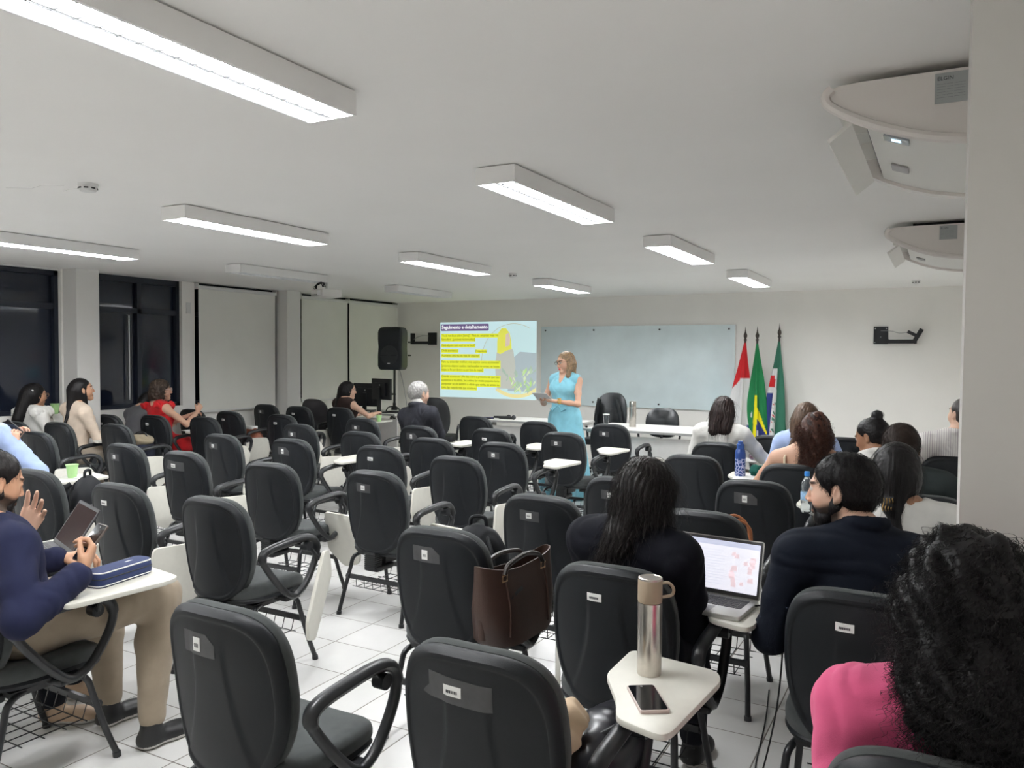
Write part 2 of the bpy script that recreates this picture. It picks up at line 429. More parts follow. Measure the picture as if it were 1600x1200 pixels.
poly += [(.914, -.5), (.914, .5)]
disc(poly, emi('slide_picture', (.62, .84, .86), .74), 'picture_circle', -.0041)
ring(.50, 0, .59, .597, 60, 190, emi('slide_gold', (.55, .52, .30), .7), 'picture_outline', -.0046)
ring(.55, .05, .60, .66, 235, 325, emi('slide_band', (.86, .78, .38), .75), 'picture_band', -.0047)
disc([(.40, -.5), (.914, -.5), (.914, .12), (.62, .14), (.45, 0)], emi('slide_grey', (.52, .62, .66), .62), 'picture_backdrop', -.0043)
fig = [((.20, -.46), (.16, -.1), (.19, .12), (.27, .24), (.40, .26), (.50, .16), (.54, -.1), (.52, -.46)), ]
disc(list(fig[0])[::-1], emi('slide_blouse', (.60, .62, .56), .70), 'picture_figure', -.0048)
disc([(.20, .12), (.20, .30), (.22, .45), (.28, .52), (.36, .52), (.43, .44), (.46, .3), (.47, .18), (.38, .16), (.26, .1)][::-1], emi('slide_hair', (.84, .84, .12), .72), 'picture_hair', -.0051)
disc([(.35, .22), (.36, .42), (.41, .45), (.44, .36), (.43, .24)][::-1], emi('slide_face', (.74, .60, .52), .75), 'picture_face', -.0054)
lv = MB()
rr = random.Random(3)
for k in range(46):
    x = rr.uniform(.36, .88); z = rr.uniform(-.55, -.22); a = rr.uniform(-1.2, 1.2); L_ = rr.uniform(.06, .14)
    lv.add([(x, -.0052, z), (min(.91, x + L_ * math.sin(a - .25)) , -.0052, z + L_ * .6), (min(.913, x + L_ * math.sin(a) * 1.5), -.0052, z + L_ * 1.05), (min(.912, x + L_ * math.sin(a + .25)), -.0052, z + L_ * .6)], [(0, 1, 2, 3)], mi=k % 3)
lv.build('picture_leaves', [emi('slide_leaf1', (.50, .72, .30), .75), emi('slide_leaf2', (.70, .80, .55), .75), emi('slide_leaf3', (.45, .58, .48), .7)], t, smooth=False)

M_MOUNT = mat('black_powder_coat', (.012, .013, .016), .5)
t = thing('wall_mount', 'black swivel wall mount with folded arm at the right of the flags', 'wall mount', (-.72, YF, 1.87))
WP = MB().box(-.085, .085, -.02, 0, -.11, .115).build('wall_plate', M_MOUNT, t, smooth=False)
MB().box(.08, .42, -.10, -.05, -.105, -.055).build('arm', M_MOUNT, t, smooth=False)
MB().box(-.06, .10, -.06, -.02, -.10, -.05).build('hinge', M_MOUNT, t, smooth=False)
MB().box(-.025, .025, -.12, -.07, 0, .20, M=T(.38, 0, -.10) @ Matrix.Rotation(math.radians(28), 4, 'Y')).build('head_bar', M_MOUNT, t, smooth=False)
MB().box(-.02, .02, -.13, -.10, 0, .12, M=T(.42, 0, -.01) @ Matrix.Rotation(math.radians(-62), 4, 'Y')).build('head_plate', M_MOUNT, t, smooth=False)
MB().tube(spline([(.0, -.03, .06), (.12, -.05, .055), (.22, -.06, .03), (.33, -.08, .04)], 6), .004, 6).build('cable', mat('grey_cable', (.3, .3, .3), .5), t)
for x, z in ((-.065, .09), (.065, .09), (-.065, -.09), (.065, -.09), (0, -.02)):
    MB().tube([(x, -.024, z), (x, -.018, z)], .008, 10).build('screw', M_WHITE, WP)
t = thing('wall_mount', 'black wall mount between the loudspeaker and the projected slide', 'wall mount', (-7.69, YF, 1.86))
MB().box(-.085, .085, -.02, 0, -.11, .10).build('wall_plate', M_MOUNT, t, smooth=False)
MB().box(-.38, .0, -.10, -.05, -.10, -.05).build('arm', M_MOUNT, t, smooth=False)
MB().box(-.38, -.34, -.12, -.04, -.10, .09).build('head_bar', M_MOUNT, t, smooth=False)
MB().tube(spline([(-.06, -.03, .04), (-.16, -.05, .05), (-.28, -.06, .02), (-.34, -.08, -.02)], 6), .004, 6).build('cable', MATS['grey_cable'], t)
# ------------------------------------------------------------------ tablet arm chair
def back_outline(a, hw=.218, hh=.25):
    # rounded-rectangle like outline, a little narrower below
    c, s = math.cos(a), math.sin(a)
    e = 2 / 3.6 if s > 0 else 2 / 3.0
    x = hw * (abs(c) ** e) * (1 if c >= 0 else -1); z = hh * (abs(s) ** e) * (1 if s >= 0 else -1)
    x *= 1 - .13 * max(0, -z / hh) ** 1.2 - .015 * max(0, z / hh)
    return x, z
def back_surface(rings, n, yfun, inner_first=True, zc=0):
    vs = []; fs = []
    for (r, y, sc) in rings:
        for k in range(n):
            x, z = back_outline(2 * math.pi * k / n)
            vs.append((x * r, yfun(x * r, z * r, y), z * r))
    R = len(rings)
    for i in range(R - 1):
        for k in range(n):
            j = (k + 1) % n; fs.append((i * n + k, i * n + j, (i + 1) * n + j, (i + 1) * n + k))
    fs.append(tuple(range(n))[::-1]); fs.append(tuple((R - 1) * n + k for k in range(n)))
    return vs, fs
def crease(x, z):
    # two soft ribs sweeping down and outwards on the rear shell
    ax = abs(x); zz = (z + .25) / .40
    if zz < 0 or zz > 1.25: return 0
    line = .058 + .115 * max(0, 1 - zz) ** 2.2
    d = (ax - line) / .0022
    k = max(0, min(1, (1.2 - zz) * 3))
    return .0065 * k * (1 / (1 + math.exp(max(-30, min(30, d)))))
def shell_y(r): return -.024 * (1 - r ** 4) - .0065 / (1 + math.exp(-(r - .895) / .006))
TILT = Matrix.Rotation(math.radians(7), 4, 'X')
BM = T(0, -.205, .642) @ TILT
def make_chair():
    P = {}
    n = 96
    wrap = lambda x, z: .030 * (x / .22) ** 2 - .012 * (z / .25) ** 2 * (1 if z > 0 else 2)
    rings = [(r, shell_y(r), 1) for r in [.02, .08, .14] + [.18 + .022 * i for i in range(31)] + [.87, .885, .90, .915, .93, .95]] + [(.97, -.0035, 1), (.988, .003, 1), (.997, .009, 1), (1.0, .016, 1), (.985, .024, 1), (.9, .026, 1)]
    vs, fs = back_surface(rings, n, lambda x, z, y: y + wrap(x, z) - (crease(x, z) if y < 0 else 0))
    P['backrest_shell'] = (MB().add(vs, fs, M=BM), M_SHELL)
    rings = [(.93, .022, 1), (.985, .028, 1), (1.0, .040, 1), (.99, .054, 1), (.95, .066, 1), (.86, .074, 1), (.7, .078, 1), (.4, .08, 1), (.05, .08, 1)]
    vs, fs = back_surface(rings, n, lambda x, z, y: y + wrap(x, z)); fs = [f[::-1] for f in fs]
    P['backrest_cushion'] = (MB().add([(v[0], v[1], v[2]) for v in vs], [f[::-1] for f in fs], M=BM), M_CUSH)
    # seat
    def seat_outline(k, N):
        a = 2 * math.pi * k / N; c, s = math.cos(a), math.sin(a); e = 2 / 3.4
        return .235 * abs(c) ** e * (1 if c >= 0 else -1) * (1 - .05 * (s < 0) * abs(s)), .225 * abs(s) ** e * (1 if s >= 0 else -1)
    def seat(rings):
        vs = []; fs = []; N = 56
        for r, z in rings:
            for k in range(N):
                x, y = seat_outline(k, N); x *= r; y *= r
                zz = z - .03 * max(0, (y - .1) / .12) ** 2 + .012 * abs(x / .23) ** 2 * (z > .4)
                vs.append((x, y + .03, zz))
        for i in range(len(rings) - 1):
            for k in range(N):
                j = (k + 1) % N; fs.append((i * N + k, i * N + j, (i + 1) * N + j, (i + 1) * N + k))
        fs.append(tuple(range(N))[::-1]); fs.append(tuple((len(rings) - 1) * N + k for k in range(N)))
        return vs, fs
    P['seat_cushion'] = (MB().add(*seat([(.9, .398), (.985, .402), (1.0, .415), (1.0, .432), (.98, .448), (.93, .457), (.8, .460), (.5, .452), (.1, .448)])), M_CUSH)
    P['seat_shell'] = (MB().add(*seat([(.5, .372), (.85, .376), (.97, .386), (1.0, .40), (.97, .405)])), M_SHELL)
    # bellows over the back bar
    b = MB(); 
    for k in range(9):
        z0 = .300 + k * .0115
        b.box(-.042, .042, -.235, -.165, z0, z0 + .008, bev=.006); b.box(-.036, .036, -.229, -.171, z0 + .005, z0 + .0135)
    b.box(-.05, .05, -.225, -.06, .292, .322, bev=.012)
    b.box(-.03, .03, -.12, .05, .322, .375)
    P['bellows'] = (b, M_BLACK)
    # frame
    legs = []
    for sx in (-1, 1):
        for sy in (-1, 1):
            fy = .25 if sy > 0 else -.235
            pts = spline([(sx * .17, sy * .02, .36), (sx * .185, sy * .10 + .01, .358), (sx * .205, sy * .145 + .005, .335), (sx * .213, sy * .165 + .005, .27), (sx * .228, (fy + sy * .165) / 2, .13), (sx * .238, fy, .012)], 6)
            m = MB().tube(pts, .0125, 10); m.tube([(sx * .2375, fy - sy * .002, .02), (sx * .2385, fy, .0)], .016, 10)
            legs.append(m)
    P['leg'] = (legs, M_FRAME)
    s = MB()
    for sy in (-1, 1):
        y = sy * .182 + .005
        s.box(-.218, .218, y - .008, y + .008, .215, .24)
        for sx in (-1, 1): s.tube([(sx * .222, y, .2275), (sx * .20, y, .2275)], .017, 8)
    s.box(-.19, -.14, -.12, .14, .352, .372); s.box(.14, .19, -.12, .14, .352, .372)
    P['stretcher'] = (s, M_FRAME)
    k = MB()
    for i in range(6):
        x = -.16 + i * .064
        k.tube([(x, -.17, .225), (x, -.165, .165), (x, .16, .165), (x, .18, .225)], .0025, 5)
    for i in range(5):
        y = -.165 + i * .081; k.tube([(-.19, y, .165), (.19, y, .165)], .0025, 5)
    P['book_basket'] = (k, M_FRAME)
    # arm loop on the right hand side
    loop = spline([(.285, -.155, .620), (.287, -.125, .648), (.29, -.03, .662), (.29, .10, .668), (.29, .175, .65), (.29, .205, .60), (.289, .19, .53), (.286, .13, .435), (.282, .07, .392), (.282, .02, .402), (.283, -.06, .48), (.284, -.135, .575)], 5, closed=True)
    rs = []
    for p in loop: rs.append(.016 if p.z < .6 else .020)
    a = MB().tube(loop, rs, 10, closed=True, flat=1.15)
    a.box(.15, .285, .0, .10, .372, .396, bev=.008)
    a.tube([(.275, .13, .622), (.315, .13, .622)], .024, 12)
    P['armrest'] = (a, M_ARM)
    return P
TABPOLY = rounded([(.165, .22), (.165, .43), (.43, .39), (.455, .33), (.425, -.03), (.405, -.055), (.285, -.02), (.25, .075)], .03)
SIDEPOLY = rounded([(-.24, .595), (.07, .575), (.135, .48), (.08, .30), (-.07, .25), (-.20, .31), (-.265, .42)], .03)
def tab_mesh(kind):
    m = MB(); h = MB()
    if kind == 'flat':
        m.prism(TABPOLY, .690, .708, bev=.004); h.tube([(.315, .13, .622), (.33, .13, .67), (.33, .13, .69)], .009, 8); h.box(.28, .38, .08, .18, .682, .691)
    elif kind == 'side':
        A = Matrix(((0, 0, 1, 0), (1, 0, 0, 0), (0, 1, 0, 0), (0, 0, 0, 1)))
        m.prism(SIDEPOLY, .336, .354, M=A, bev=.004); h.tube([(.31, .10, .60), (.338, .06, .52)], .010, 8)
    elif kind == 'front':
        A = T(.34, .20, .0) @ Matrix.Rotation(math.radians(12), 4, 'X') @ Matrix(((1, 0, 0, 0), (0, 0, 1, 0), (0, 1, 0, 0), (0, 0, 0, 1)))
        m.prism(rounded([(-.13, .565), (.15, .55), (.17, .48), (.10, .22), (-.02, .19), (-.14, .30)][::-1], .03), -.009, .009, M=A, bev=.004)
        h.tube([(.31, .14, .61), (.33, .15, .57), (.34, .12, .52)], .010, 8)
    elif kind == 'twist':
        A = T(.335, .20, .39) @ Matrix.Rotation(math.radians(24), 4, 'Z') @ Matrix(((0, 0, 1, 0), (1, 0, 0, 0), (0, 1, 0, 0), (0, 0, 0, 1)))
        m.prism(rounded([(-.02, .20), (.06, .19), (.10, .06), (-.16, -.20), (-.25, -.17), (-.26, -.08)][::-1], .025), 0, .018, M=A, bev=.004)
        h.tube([(.31, .14, .61), (.33, .18, .55)], .010, 8)
    return m, h
_PARTS = make_chair()
_ME = {}
def _mesh(name, mb, m):
    o = mb.build(name, m); me = o.data; bpy.data.objects.remove(o); return me
for k, (g, m) in _PARTS.items():
    if isinstance(g, list): _ME[k] = [_mesh(k, q, m) for q in g]
    else: _ME[k] = [_mesh(k, g, m)]
_TAB = {}
for k in ('flat', 'side', 'front', 'twist'):
    a, b = tab_mesh(k); _TAB[k] = (_mesh('writing_tablet', a, M_TAB), _mesh('tablet_hinge', b, M_BLACK))
def shell_surface(x, z):
    e = 3.6 if z > 0 else 3.0
    hx = .218 * (1 - .13 * max(0, -z / .25) ** 1.2)
    r = (abs(x / hx) ** e + abs(z / .25) ** e) ** (1 / e)
    return shell_y(r) + .030 * (x / .22) ** 2 - .012 * (z / .25) ** 2 * (1 if z > 0 else 2) - crease(x, z)
def tape_mesh(quads, lx, lz, off, mi=0, mb=None, n=10):
    m = mb or MB()
    for c in quads:
        vs = []; fs = []
        for i in range(n + 1):
            for j in range(5):
                u, v = i / n, j / 4
                x = lx + (c[0][0] * (1 - u) + c[1][0] * u) * (1 - v) + (c[3][0] * (1 - u) + c[2][0] * u) * v
                z = lz + (c[0][1] * (1 - u) + c[1][1] * u) * (1 - v) + (c[3][1] * (1 - u) + c[2][1] * u) * v
                vs.append((x, shell_surface(x, z) - off, z))
        k = len(vs); vs += [(a, b_ + off * .9, c_) for a, b_, c_ in vs]
        for i in range(n):
            for j in range(4):
                a = i * 5 + j; fs.append((a, a + 5, a + 6, a + 1)); fs.append((k + a, k + a + 1, k + a + 6, k + a + 5))
            for j in (0, 4):
                a = i * 5 + j; fs.append((a, a + 5, k + a + 5, k + a))
        m.add(vs, fs, mi, BM)
    return m
LX, LZ = -.035, .155
_TQ = [[[(-.055, -.026), (.055, -.028), (.055, .022), (-.055, .026)]],
       [[(-.06, -.032), (.035, -.032), (.035, .030), (-.06, .030)], [(.035, -.032), (.068, -.032), (.068, .004), (.035, .030)]],
       [[(-.07, -.030), (.105, -.034), (.105, .026), (-.072, .034)], [(-.092, -.024), (-.07, -.030), (-.07, .0), (-.085, -.014)]]]
_TAPE = [_mesh('tape_patch', tape_mesh(q, LX, LZ, .0015), M_TAPE) for q in _TQ]
def _label(w, h, dz, wide=False):
    m = tape_mesh([[(-w, -h + dz), (w, -h + dz), (w, h + dz), (-w, h + dz)]], LX, LZ, .0026, n=4)
    for k in range(5 if not wide else 7):
        x0 = -w * .62 + k * w * 1.25 / (5 if not wide else 7)
        tape_mesh([[(x0, -h * .45 + dz), (x0 + w * .13, -h * .35 + dz), (x0 + w * .13, h * .15 + dz), (x0, h * .15 + dz)]], LX, LZ, .0032, 1, m, 1)
    return _mesh('asset_label', m, [M_LABEL, M_INK])
_LAB = [_label(.0155, .0135, 0), _label(.026, .0125, 0, True), _label(.014, .019, -.002)]
def link(name, me, parent, M=None):
    o = bpy.data.objects.new(name, me); COL.objects.link(o); o.parent = parent
    if M is not None: o.matrix_local = M
    return o
def chair(bx, by, tab, label, tape=0, yaw=0.0, lx=-.03, lz=.155):
    """bx, by: where the top of the backrest stands"""
    a = math.radians(yaw)
    ox = bx - math.sin(a) * .235; oy = by + math.cos(a) * .235
    t = thing('tablet_chair', label, 'chair', (ox, oy, 0), a, 'dark tablet-arm chairs in rows')
    for k, ms in _ME.items():
        for me in ms:
            o = link(k, me, t)
            if k == 'backrest_shell': shell = o
    if tab:
        tb = link('writing_tablet', _TAB[tab][0], t); link('tablet_hinge', _TAB[tab][1], tb)
    if tape is not None:
        if tape >= 0: link('tape_patch', _TAPE[tape], shell)
        link('asset_label', _LAB[1 if tape < 0 or tape == 2 else 0 if tape == 0 else 2], shell)
    return t
CH = [
 # x, y, tablet, label, tape, yaw
 (-3.82, 2.65, 'side', 'chair just beyond the open dark laptop, with an arch-shaped torn sticker', -1, 0),
 (-5.46, 3.86, 'side', 'chair with square label right of the green cup on the left side', 0, 0),
 (-7.03, 4.89, 'side', 'chair directly right of the woman in beige, seen against the pier foot', None, 0),
 (-4.69, 3.77, 'side', 'chair with long tape patch, two rows behind the woman in red', 2, 0),
 (-5.42, 4.75, 'side', 'chair with a curl of torn tape beside its label, diagonally ahead of the long-taped one', 0, 0),
 (-3.07, 2.62, 'twist', 'plain-backed chair left of centre whose tablet hangs twisted outward', None, 0),
 (-3.74, 3.65, 'front', 'plain-backed chair behind which a big cream tablet hangs face-on, left of centre', None, 0),
 (-7.69, 5.82, 'flat', 'chair the woman in red sits on, a bag before its back', -1, 0),
 (-7.03, 5.94, 'side', 'plain-backed chair immediately right of the woman in red', None, 0),
 (-7.48, 6.69, 'side', 'chair with the brown leather bag on its seat', -1, 0),
 (-8.12, 7.90, None, 'chair against the left wall under the first roller blind', 0, 0),
 (-8.14, 6.70, None, 'chair by the wall just beyond the raised hands of the woman in red', -1, 0),
 (-8.17, 5.60, None, 'chair by the wall under the second dark window, right of the pier', -1, 0),
 (-7.69, 4.73, 'flat', 'chair the woman in beige sits on', None, 0),
 (-6.91, 4.06, 'side', 'chair directly beyond the raised hand holding a phone at far left', None, 0),
 (-8.12, 4.55, None, 'chair of the woman with glasses and white blouse at far left', None, 0),
 (-4.69, 2.72, 'side', 'chair with black backpack hanging on its right, beyond the bearded man in navy', None, 0),
 (-7.47, 7.84, 'side', 'farthest chair in front of the second pier, square label', -1, 0),
 (-6.61, 6.66, 'side', 'chair with small grey printed label, ahead of the two pale folded tablets', -1, 0),
 (-5.57, 5.84, 'side', 'chair with dark tape patch, sixth row, left of the green cup table', 0, 0),
 (-4.66, 4.79, 'flat', 'chair with tape patch whose flat cream tablet touches the next chair back', 1, 0),
 (-6.87, 7.95, 'flat', 'chair the dark-haired woman in brown sits on', -1, 0),
 (-5.51, 6.73, 'side', 'chair with taped label just left of the grey-haired man and below the green cup', 0, 0),
 (-4.57, 5.55, 'side', 'plain chair left of centre, partly behind the one with a metal-look badge', None, 0),
 (-3.75, 4.77, 'side', 'chair with a small rectangular badge near its top, centre left', -1, 0),
 (-2.96, 3.71, 'front', 'large central chair with dark tape patch, standing alone over open floor', 0, 0),
 (-4.47, 6.30, 'flat', 'chair the grey-haired man in the dark suit sits on', 1, 0),
 (-3.73, 5.44, 'side', 'plain-backed chair diagonally behind the grey-haired man', None, 0),
 (-2.91, 4.53, 'side', 'large plain-backed chair right of centre with visible curved ribs, tablet folded', None, 0),
 (-4.63, 7.64, 'side', 'plain chair between the grey-haired man and the front desk', None, 0),
 (-3.74, 6.45, 'flat', 'chair with small printed label right of the papers of the grey-haired man', -1, 0),
 (-3.07, 5.45, 'flat', 'chair with square taped label, the nearest cream open tablet reaching out at its right', 0, 0),
 (-1.75, 2.60, 'twist', 'chair with cut-cornered tape patch, brown tote bag on its seat', 1, 0),
 (-3.72, 7.41, 'side', 'plain chair directly in front of the standing speaker', None, 0),
 (-3.01, 6.48, 'flat', 'chair with taped label right of and below the standing speaker, tablet open', 0, 0),
 (-2.97, 7.53, 'front', 'chair with taped label in front of the white desk, tablet crossing its back', 0, 0),
 (-1.61, 4.23, 'side', 'chair with tape patch just left of the laptop woman head', 0, 0),
 (-1.74, 3.48, 'side', 'chair with tape patch beyond the tote bag, ahead of the laptop woman shoulder', 0, 0),
 (-1.54, 5.46, 'flat', 'plain chair behind whose top sits the blue patterned bottle', None, 0),
 (-1.59, 6.38, 'flat', 'chair the woman in the white blouse sits on', None, 0),
 (-0.92, 4.51, 'flat', 'chair with brownish tape patch, the water bottle on its tablet', 1, 0),
 (-0.95, 3.49, 'side', 'chair just beyond the open bright laptop, mostly behind its owner', None, 0),
 (-1.30, 7.22, None, 'chair right below the flags, plain dark back', None, 0),
 (-0.90, 6.33, None, 'chair of the light brown haired woman in blue, hidden behind the curly hair', None, 0),
 (-0.72, 7.38, None, 'chair against the front between the curly-haired woman and the bun', None, 0),
 (-0.84, 5.32, None, 'chair the woman with brown curls and bare shoulder sits on', None, 0),
 (0.08, 6.39, None, 'chair of the man in the striped shirt beside the pillar', None, 0),
 (-0.22, 5.32, None, 'chair of the woman with the hair bun', None, 0),
 (-0.07, 4.47, None, 'chair of the man with thinning dark hair', None, 0),
 (-0.02, 3.38, None, 'chair of the woman with the gold hair clip', None, 0),
 (-1.73, 1.49, None, 'nearest chair at bottom left of centre, cut-cornered grey tape patch', 1, 0),
 (-0.96, 1.57, 'flat', 'nearest chair at bottom centre, steel flask standing on its open tablet', 2, 0),
 (-0.95, 2.41, 'flat', 'chair the laptop woman in the black blazer sits on', -1, 0),
 (-0.20, 2.50, None, 'chair the bearded man in the dark suit sits on', -1, 0),
 (0.03, 1.50, None, 'chair the curly-haired woman in pink sits on', None, 0),
 (-3.06, 1.485, 'flat', 'chair the man in the navy sweater sits on', None, 0),
 (-3.80, 1.66, 'flat', 'chair at the left edge with the dark laptop on its tablet', None, 0),
 (-5.62, 2.97, 'flat', 'chair at the left edge whose tablet carries the green cup', None, 0),
]
CHO = []
for x, y, tab, lab, tape, yaw in CH:
    CHO.append(chair(x, y, tab, lab, tape, yaw + random.uniform(-2, 2)))
# ------------------------------------------------------------------ smooth body modelling (distance fields meshed with surface nets)
A_ = lambda *p: np.array(p, float)
def nrm(v): v = np.asarray(v, float); return v / (np.linalg.norm(v) + 1e-12)
def rotm(yaw=0, pitch=0, roll=0):
    """columns: right, forward, up. yaw>0 turns left, pitch>0 looks up, roll>0 tips to the right"""
    y, p, r = (math.radians(a) for a in (yaw, pitch, roll))
    return np.array((Matrix.Rotation(y, 3, 'Z') @ Matrix.Rotation(p, 3, 'X') @ Matrix.Rotation(r, 3, 'Y')))
def cone(a, b, ra, rb, k=.02, F=None, sc=None, op='u'):
    return dict(t='c', a=np.asarray(a, float), b=np.asarray(b, float), ra=ra, rb=rb, k=k, F=F, sc=sc, op=op)
def ell(c, r, k=.02, F=None, op='u'):
    return dict(t='e', a=np.asarray(c, float), r=np.asarray(r, float), k=k, F=np.eye(3) if F is None else F, op=op)
def infl(p, d):
    q = dict(p)
    if q['t'] == 'c': q['ra'] = q['ra'] + d; q['rb'] = q['rb'] + d
    else: q['r'] = q['r'] + d
    return q
def _bb(p):
    if p['t'] == 'c':
        R = max(p['ra'], p['rb']) * (max(p['sc']) if p['sc'] is not None else 1)
        return np.minimum(p['a'], p['b']) - R, np.maximum(p['a'], p['b']) + R
    R = p['r'].max(); return p['a'] - R, p['a'] + R
def _ev(p, X, Y, Z):
    if p['t'] == 'c':
        a, b = p['a'], p['b']
        if p['F'] is not None:
            S = np.diag(1 / np.asarray(p['sc'], float)) @ p['F'].T; q = S @ (b - a); ms = min(p['sc'])
            x = X - a[0]; y = Y - a[1]; z = Z - a[2]
            P = [S[i, 0] * x + S[i, 1] * y + S[i, 2] * z for i in range(3)]
        else:
            q = b - a; P = [X - a[0], Y - a[1], Z - a[2]]; ms = 1
        L = q @ q + 1e-12
        t = np.clip((P[0] * q[0] + P[1] * q[1] + P[2] * q[2]) / L, 0, 1)
        d = np.sqrt((P[0] - t * q[0]) ** 2 + (P[1] - t * q[1]) ** 2 + (P[2] - t * q[2]) ** 2)
        return (d - (p['ra'] + t * (p['rb'] - p['ra']))) * ms
    x = X - p['a'][0]; y = Y - p['a'][1]; z = Z - p['a'][2]; S = p['F'].T; r = p['r']
    P = [(S[i, 0] * x + S[i, 1] * y + S[i, 2] * z) / r[i] for i in range(3)]
    k0 = np.sqrt(P[0] ** 2 + P[1] ** 2 + P[2] ** 2)
    k1 = np.sqrt((P[0] / r[0]) ** 2 + (P[1] / r[1]) ** 2 + (P[2] / r[2]) ** 2) + 1e-9
    return k0 * (k0 - 1) / k1
def _axis(lo, hi, h, fine, ax):
    out = [lo]; v = lo
    while v < hi:
        s = h
        for (fl, fh, fs) in fine:
            if fl[ax] - h <= v <= fh[ax]: s = min(s, fs)
        v += s; out.append(v)
    return np.array(out)
def sdf_mesh(prims, h=.01, fine=(), disp=None, pad=.03):
    us = [p for p in prims if p['op'] == 'u']
    lo = np.min([_bb(p)[0] for p in us], 0) - pad; hi = np.max([_bb(p)[1] for p in us], 0) + pad
    ax = [_axis(lo[i], hi[i], h, fine, i) for i in range(3)]
    n = [len(a) for a in ax]
    D = np.full(n, .08, np.float32)
    for p in prims:
        bl, bh = _bb(p); m = max(p['k'], 0) + .035
        sl = []
        for i in range(3):
            i0 = max(0, np.searchsorted(ax[i], bl[i] - m) - 1); i1 = min(n[i], np.searchsorted(ax[i], bh[i] + m) + 1); sl.append(slice(i0, i1))
        if any(s.stop <= s.start for s in sl): continue
        d = _ev(p, ax[0][sl[0]][:, None, None], ax[1][sl[1]][None, :, None], ax[2][sl[2]][None, None, :])
        sl = tuple(sl); o = D[sl]; k = max(p['k'], 1e-4)
        if p['op'] == 'u':
            t = np.clip(.5 + .5 * (o - d) / k, 0, 1); D[sl] = o * (1 - t) + d * t - k * t * (1 - t)
        else:
            d = -d; t = np.clip(.5 - .5 * (o - d) / k, 0, 1); D[sl] = o * (1 - t) + d * t + k * t * (1 - t)
    if disp is not None:
        near = np.abs(D) < .03; I = np.nonzero(near)
        D[I] += disp(ax[0][I[0]], ax[1][I[1]], ax[2][I[2]]).astype(np.float32)
    # surface nets
    S = D < 0; nx, ny, nz = n
    key = lambda i, j, k: (i * ny + j) * nz + k
    cells = []; poss = []; quads = []; flips = []
    for a in range(3):
        s0 = [slice(None)] * 3; s1 = [slice(None)] * 3; s0[a] = slice(0, -1); s1[a] = slice(1, None)
        c = S[tuple(s0)] != S[tuple(s1)]
        I = np.nonzero(c); J = list(I); J[a] = I[a] + 1
        d0 = D[I]; d1 = D[tuple(J)]; t = d0 / (d0 - d1)
        P = np.stack([ax[q][I[q]].astype(float) for q in range(3)], 1)
        P[:, a] += t * (ax[a][J[a]] - ax[a][I[a]])
        b, g = (a + 1) % 3, (a + 2) % 3
        ok = (I[b] > 0) & (I[g] > 0)
        I = [q[ok] for q in I]; P = P[ok]; fl = (d0[ok] < 0)
        q4 = []
        for db, dg in ((0, 0), (-1, 0), (-1, -1), (0, -1)):
            K = list(I); K[b] = I[b] + db; K[g] = I[g] + dg
            kk = key(*K); q4.append(kk); cells.append(kk); poss.append(P)
        quads.append(np.stack(q4, 1)); flips.append(fl)
    cells = np.concatenate(cells); poss = np.concatenate(poss); quads = np.concatenate(quads); flips = np.concatenate(flips)
    u, inv, cnt = np.unique(cells, return_inverse=True, return_counts=True)
    V = np.stack([np.bincount(inv, poss[:, i]) / cnt for i in range(3)], 1)
    Q = np.searchsorted(u, quads); Q[~flips] = Q[~flips][:, ::-1]
    # light relaxation
    for _ in range(1):
        s = np.zeros_like(V); c = np.zeros(len(V))
        for x, y in ((0, 1), (1, 2), (2, 3), (3, 0)):
            for p_, q_ in ((x, y), (y, x)):
                for i in range(3): s[:, i] += np.bincount(Q[:, p_], V[Q[:, q_], i], len(V))
                c += np.bincount(Q[:, p_], minlength=len(V))
        V = V * .5 + .5 * s / np.maximum(c, 1)[:, None]
    return V, Q
def np_obj(name, V, Q, mats, parent=None, col=None, extra=None, mi=None):
    """mesh from numpy quads (+ optional extra (verts, quads))"""
    if extra is not None:
        Q = np.concatenate([Q, extra[1] + len(V)]); V0 = len(V); V = np.concatenate([V, extra[0]])
        if col is not None: col = np.concatenate([col, np.tile(col[:1] * 0 + extra[2], (len(extra[0]), 1))])
    me = bpy.data.meshes.new(name)
    me.vertices.add(len(V)); me.vertices.foreach_set('co', V.astype(np.float32).ravel())
    me.loops.add(Q.size); me.loops.foreach_set('vertex_index', Q.astype(np.int32).ravel())
    me.polygons.add(len(Q)); me.polygons.foreach_set('loop_start', np.arange(0, Q.size, 4, dtype=np.int32))
    me.polygons.foreach_set('use_smooth', np.ones(len(Q), bool))
    for m in (mats if isinstance(mats, (list, tuple)) else [mats]): me.materials.append(m)
    if mi is not None: me.polygons.foreach_set('material_index', mi.astype(np.int32))
    me.update(calc_edges=True); me.validate()
    if col is not None:
        a = me.color_attributes.new('Col', 'FLOAT_COLOR', 'POINT')
        c4 = np.ones((len(V), 4), np.float32); c4[:, :3] = col; a.data.foreach_set('color', c4.ravel())
    o = bpy.data.objects.new(name, me); COL.objects.link(o)
    if parent: o.parent = parent
    return o
def wr(amp=.003, f=22, seed=0):
    r = np.random.RandomState(seed); W = [(nrm(r.randn(3)) * f * r.uniform(.6, 2.0), r.uniform(0, 6)) for _ in range(5)]
    def g(x, y, z):
        a = 0
        for w_, p_ in W: a = a + np.sin(w_[0] * x + w_[1] * y + w_[2] * z + p_ + .8 * np.sin(9 * x - 7 * z + p_))
        v = a / 2.2
        return amp * (v * .6 + 1.5 * (1 - np.abs(np.sin(1.3 * a + 5 * z)) ** .6 * 1.0 - .35))
    return g
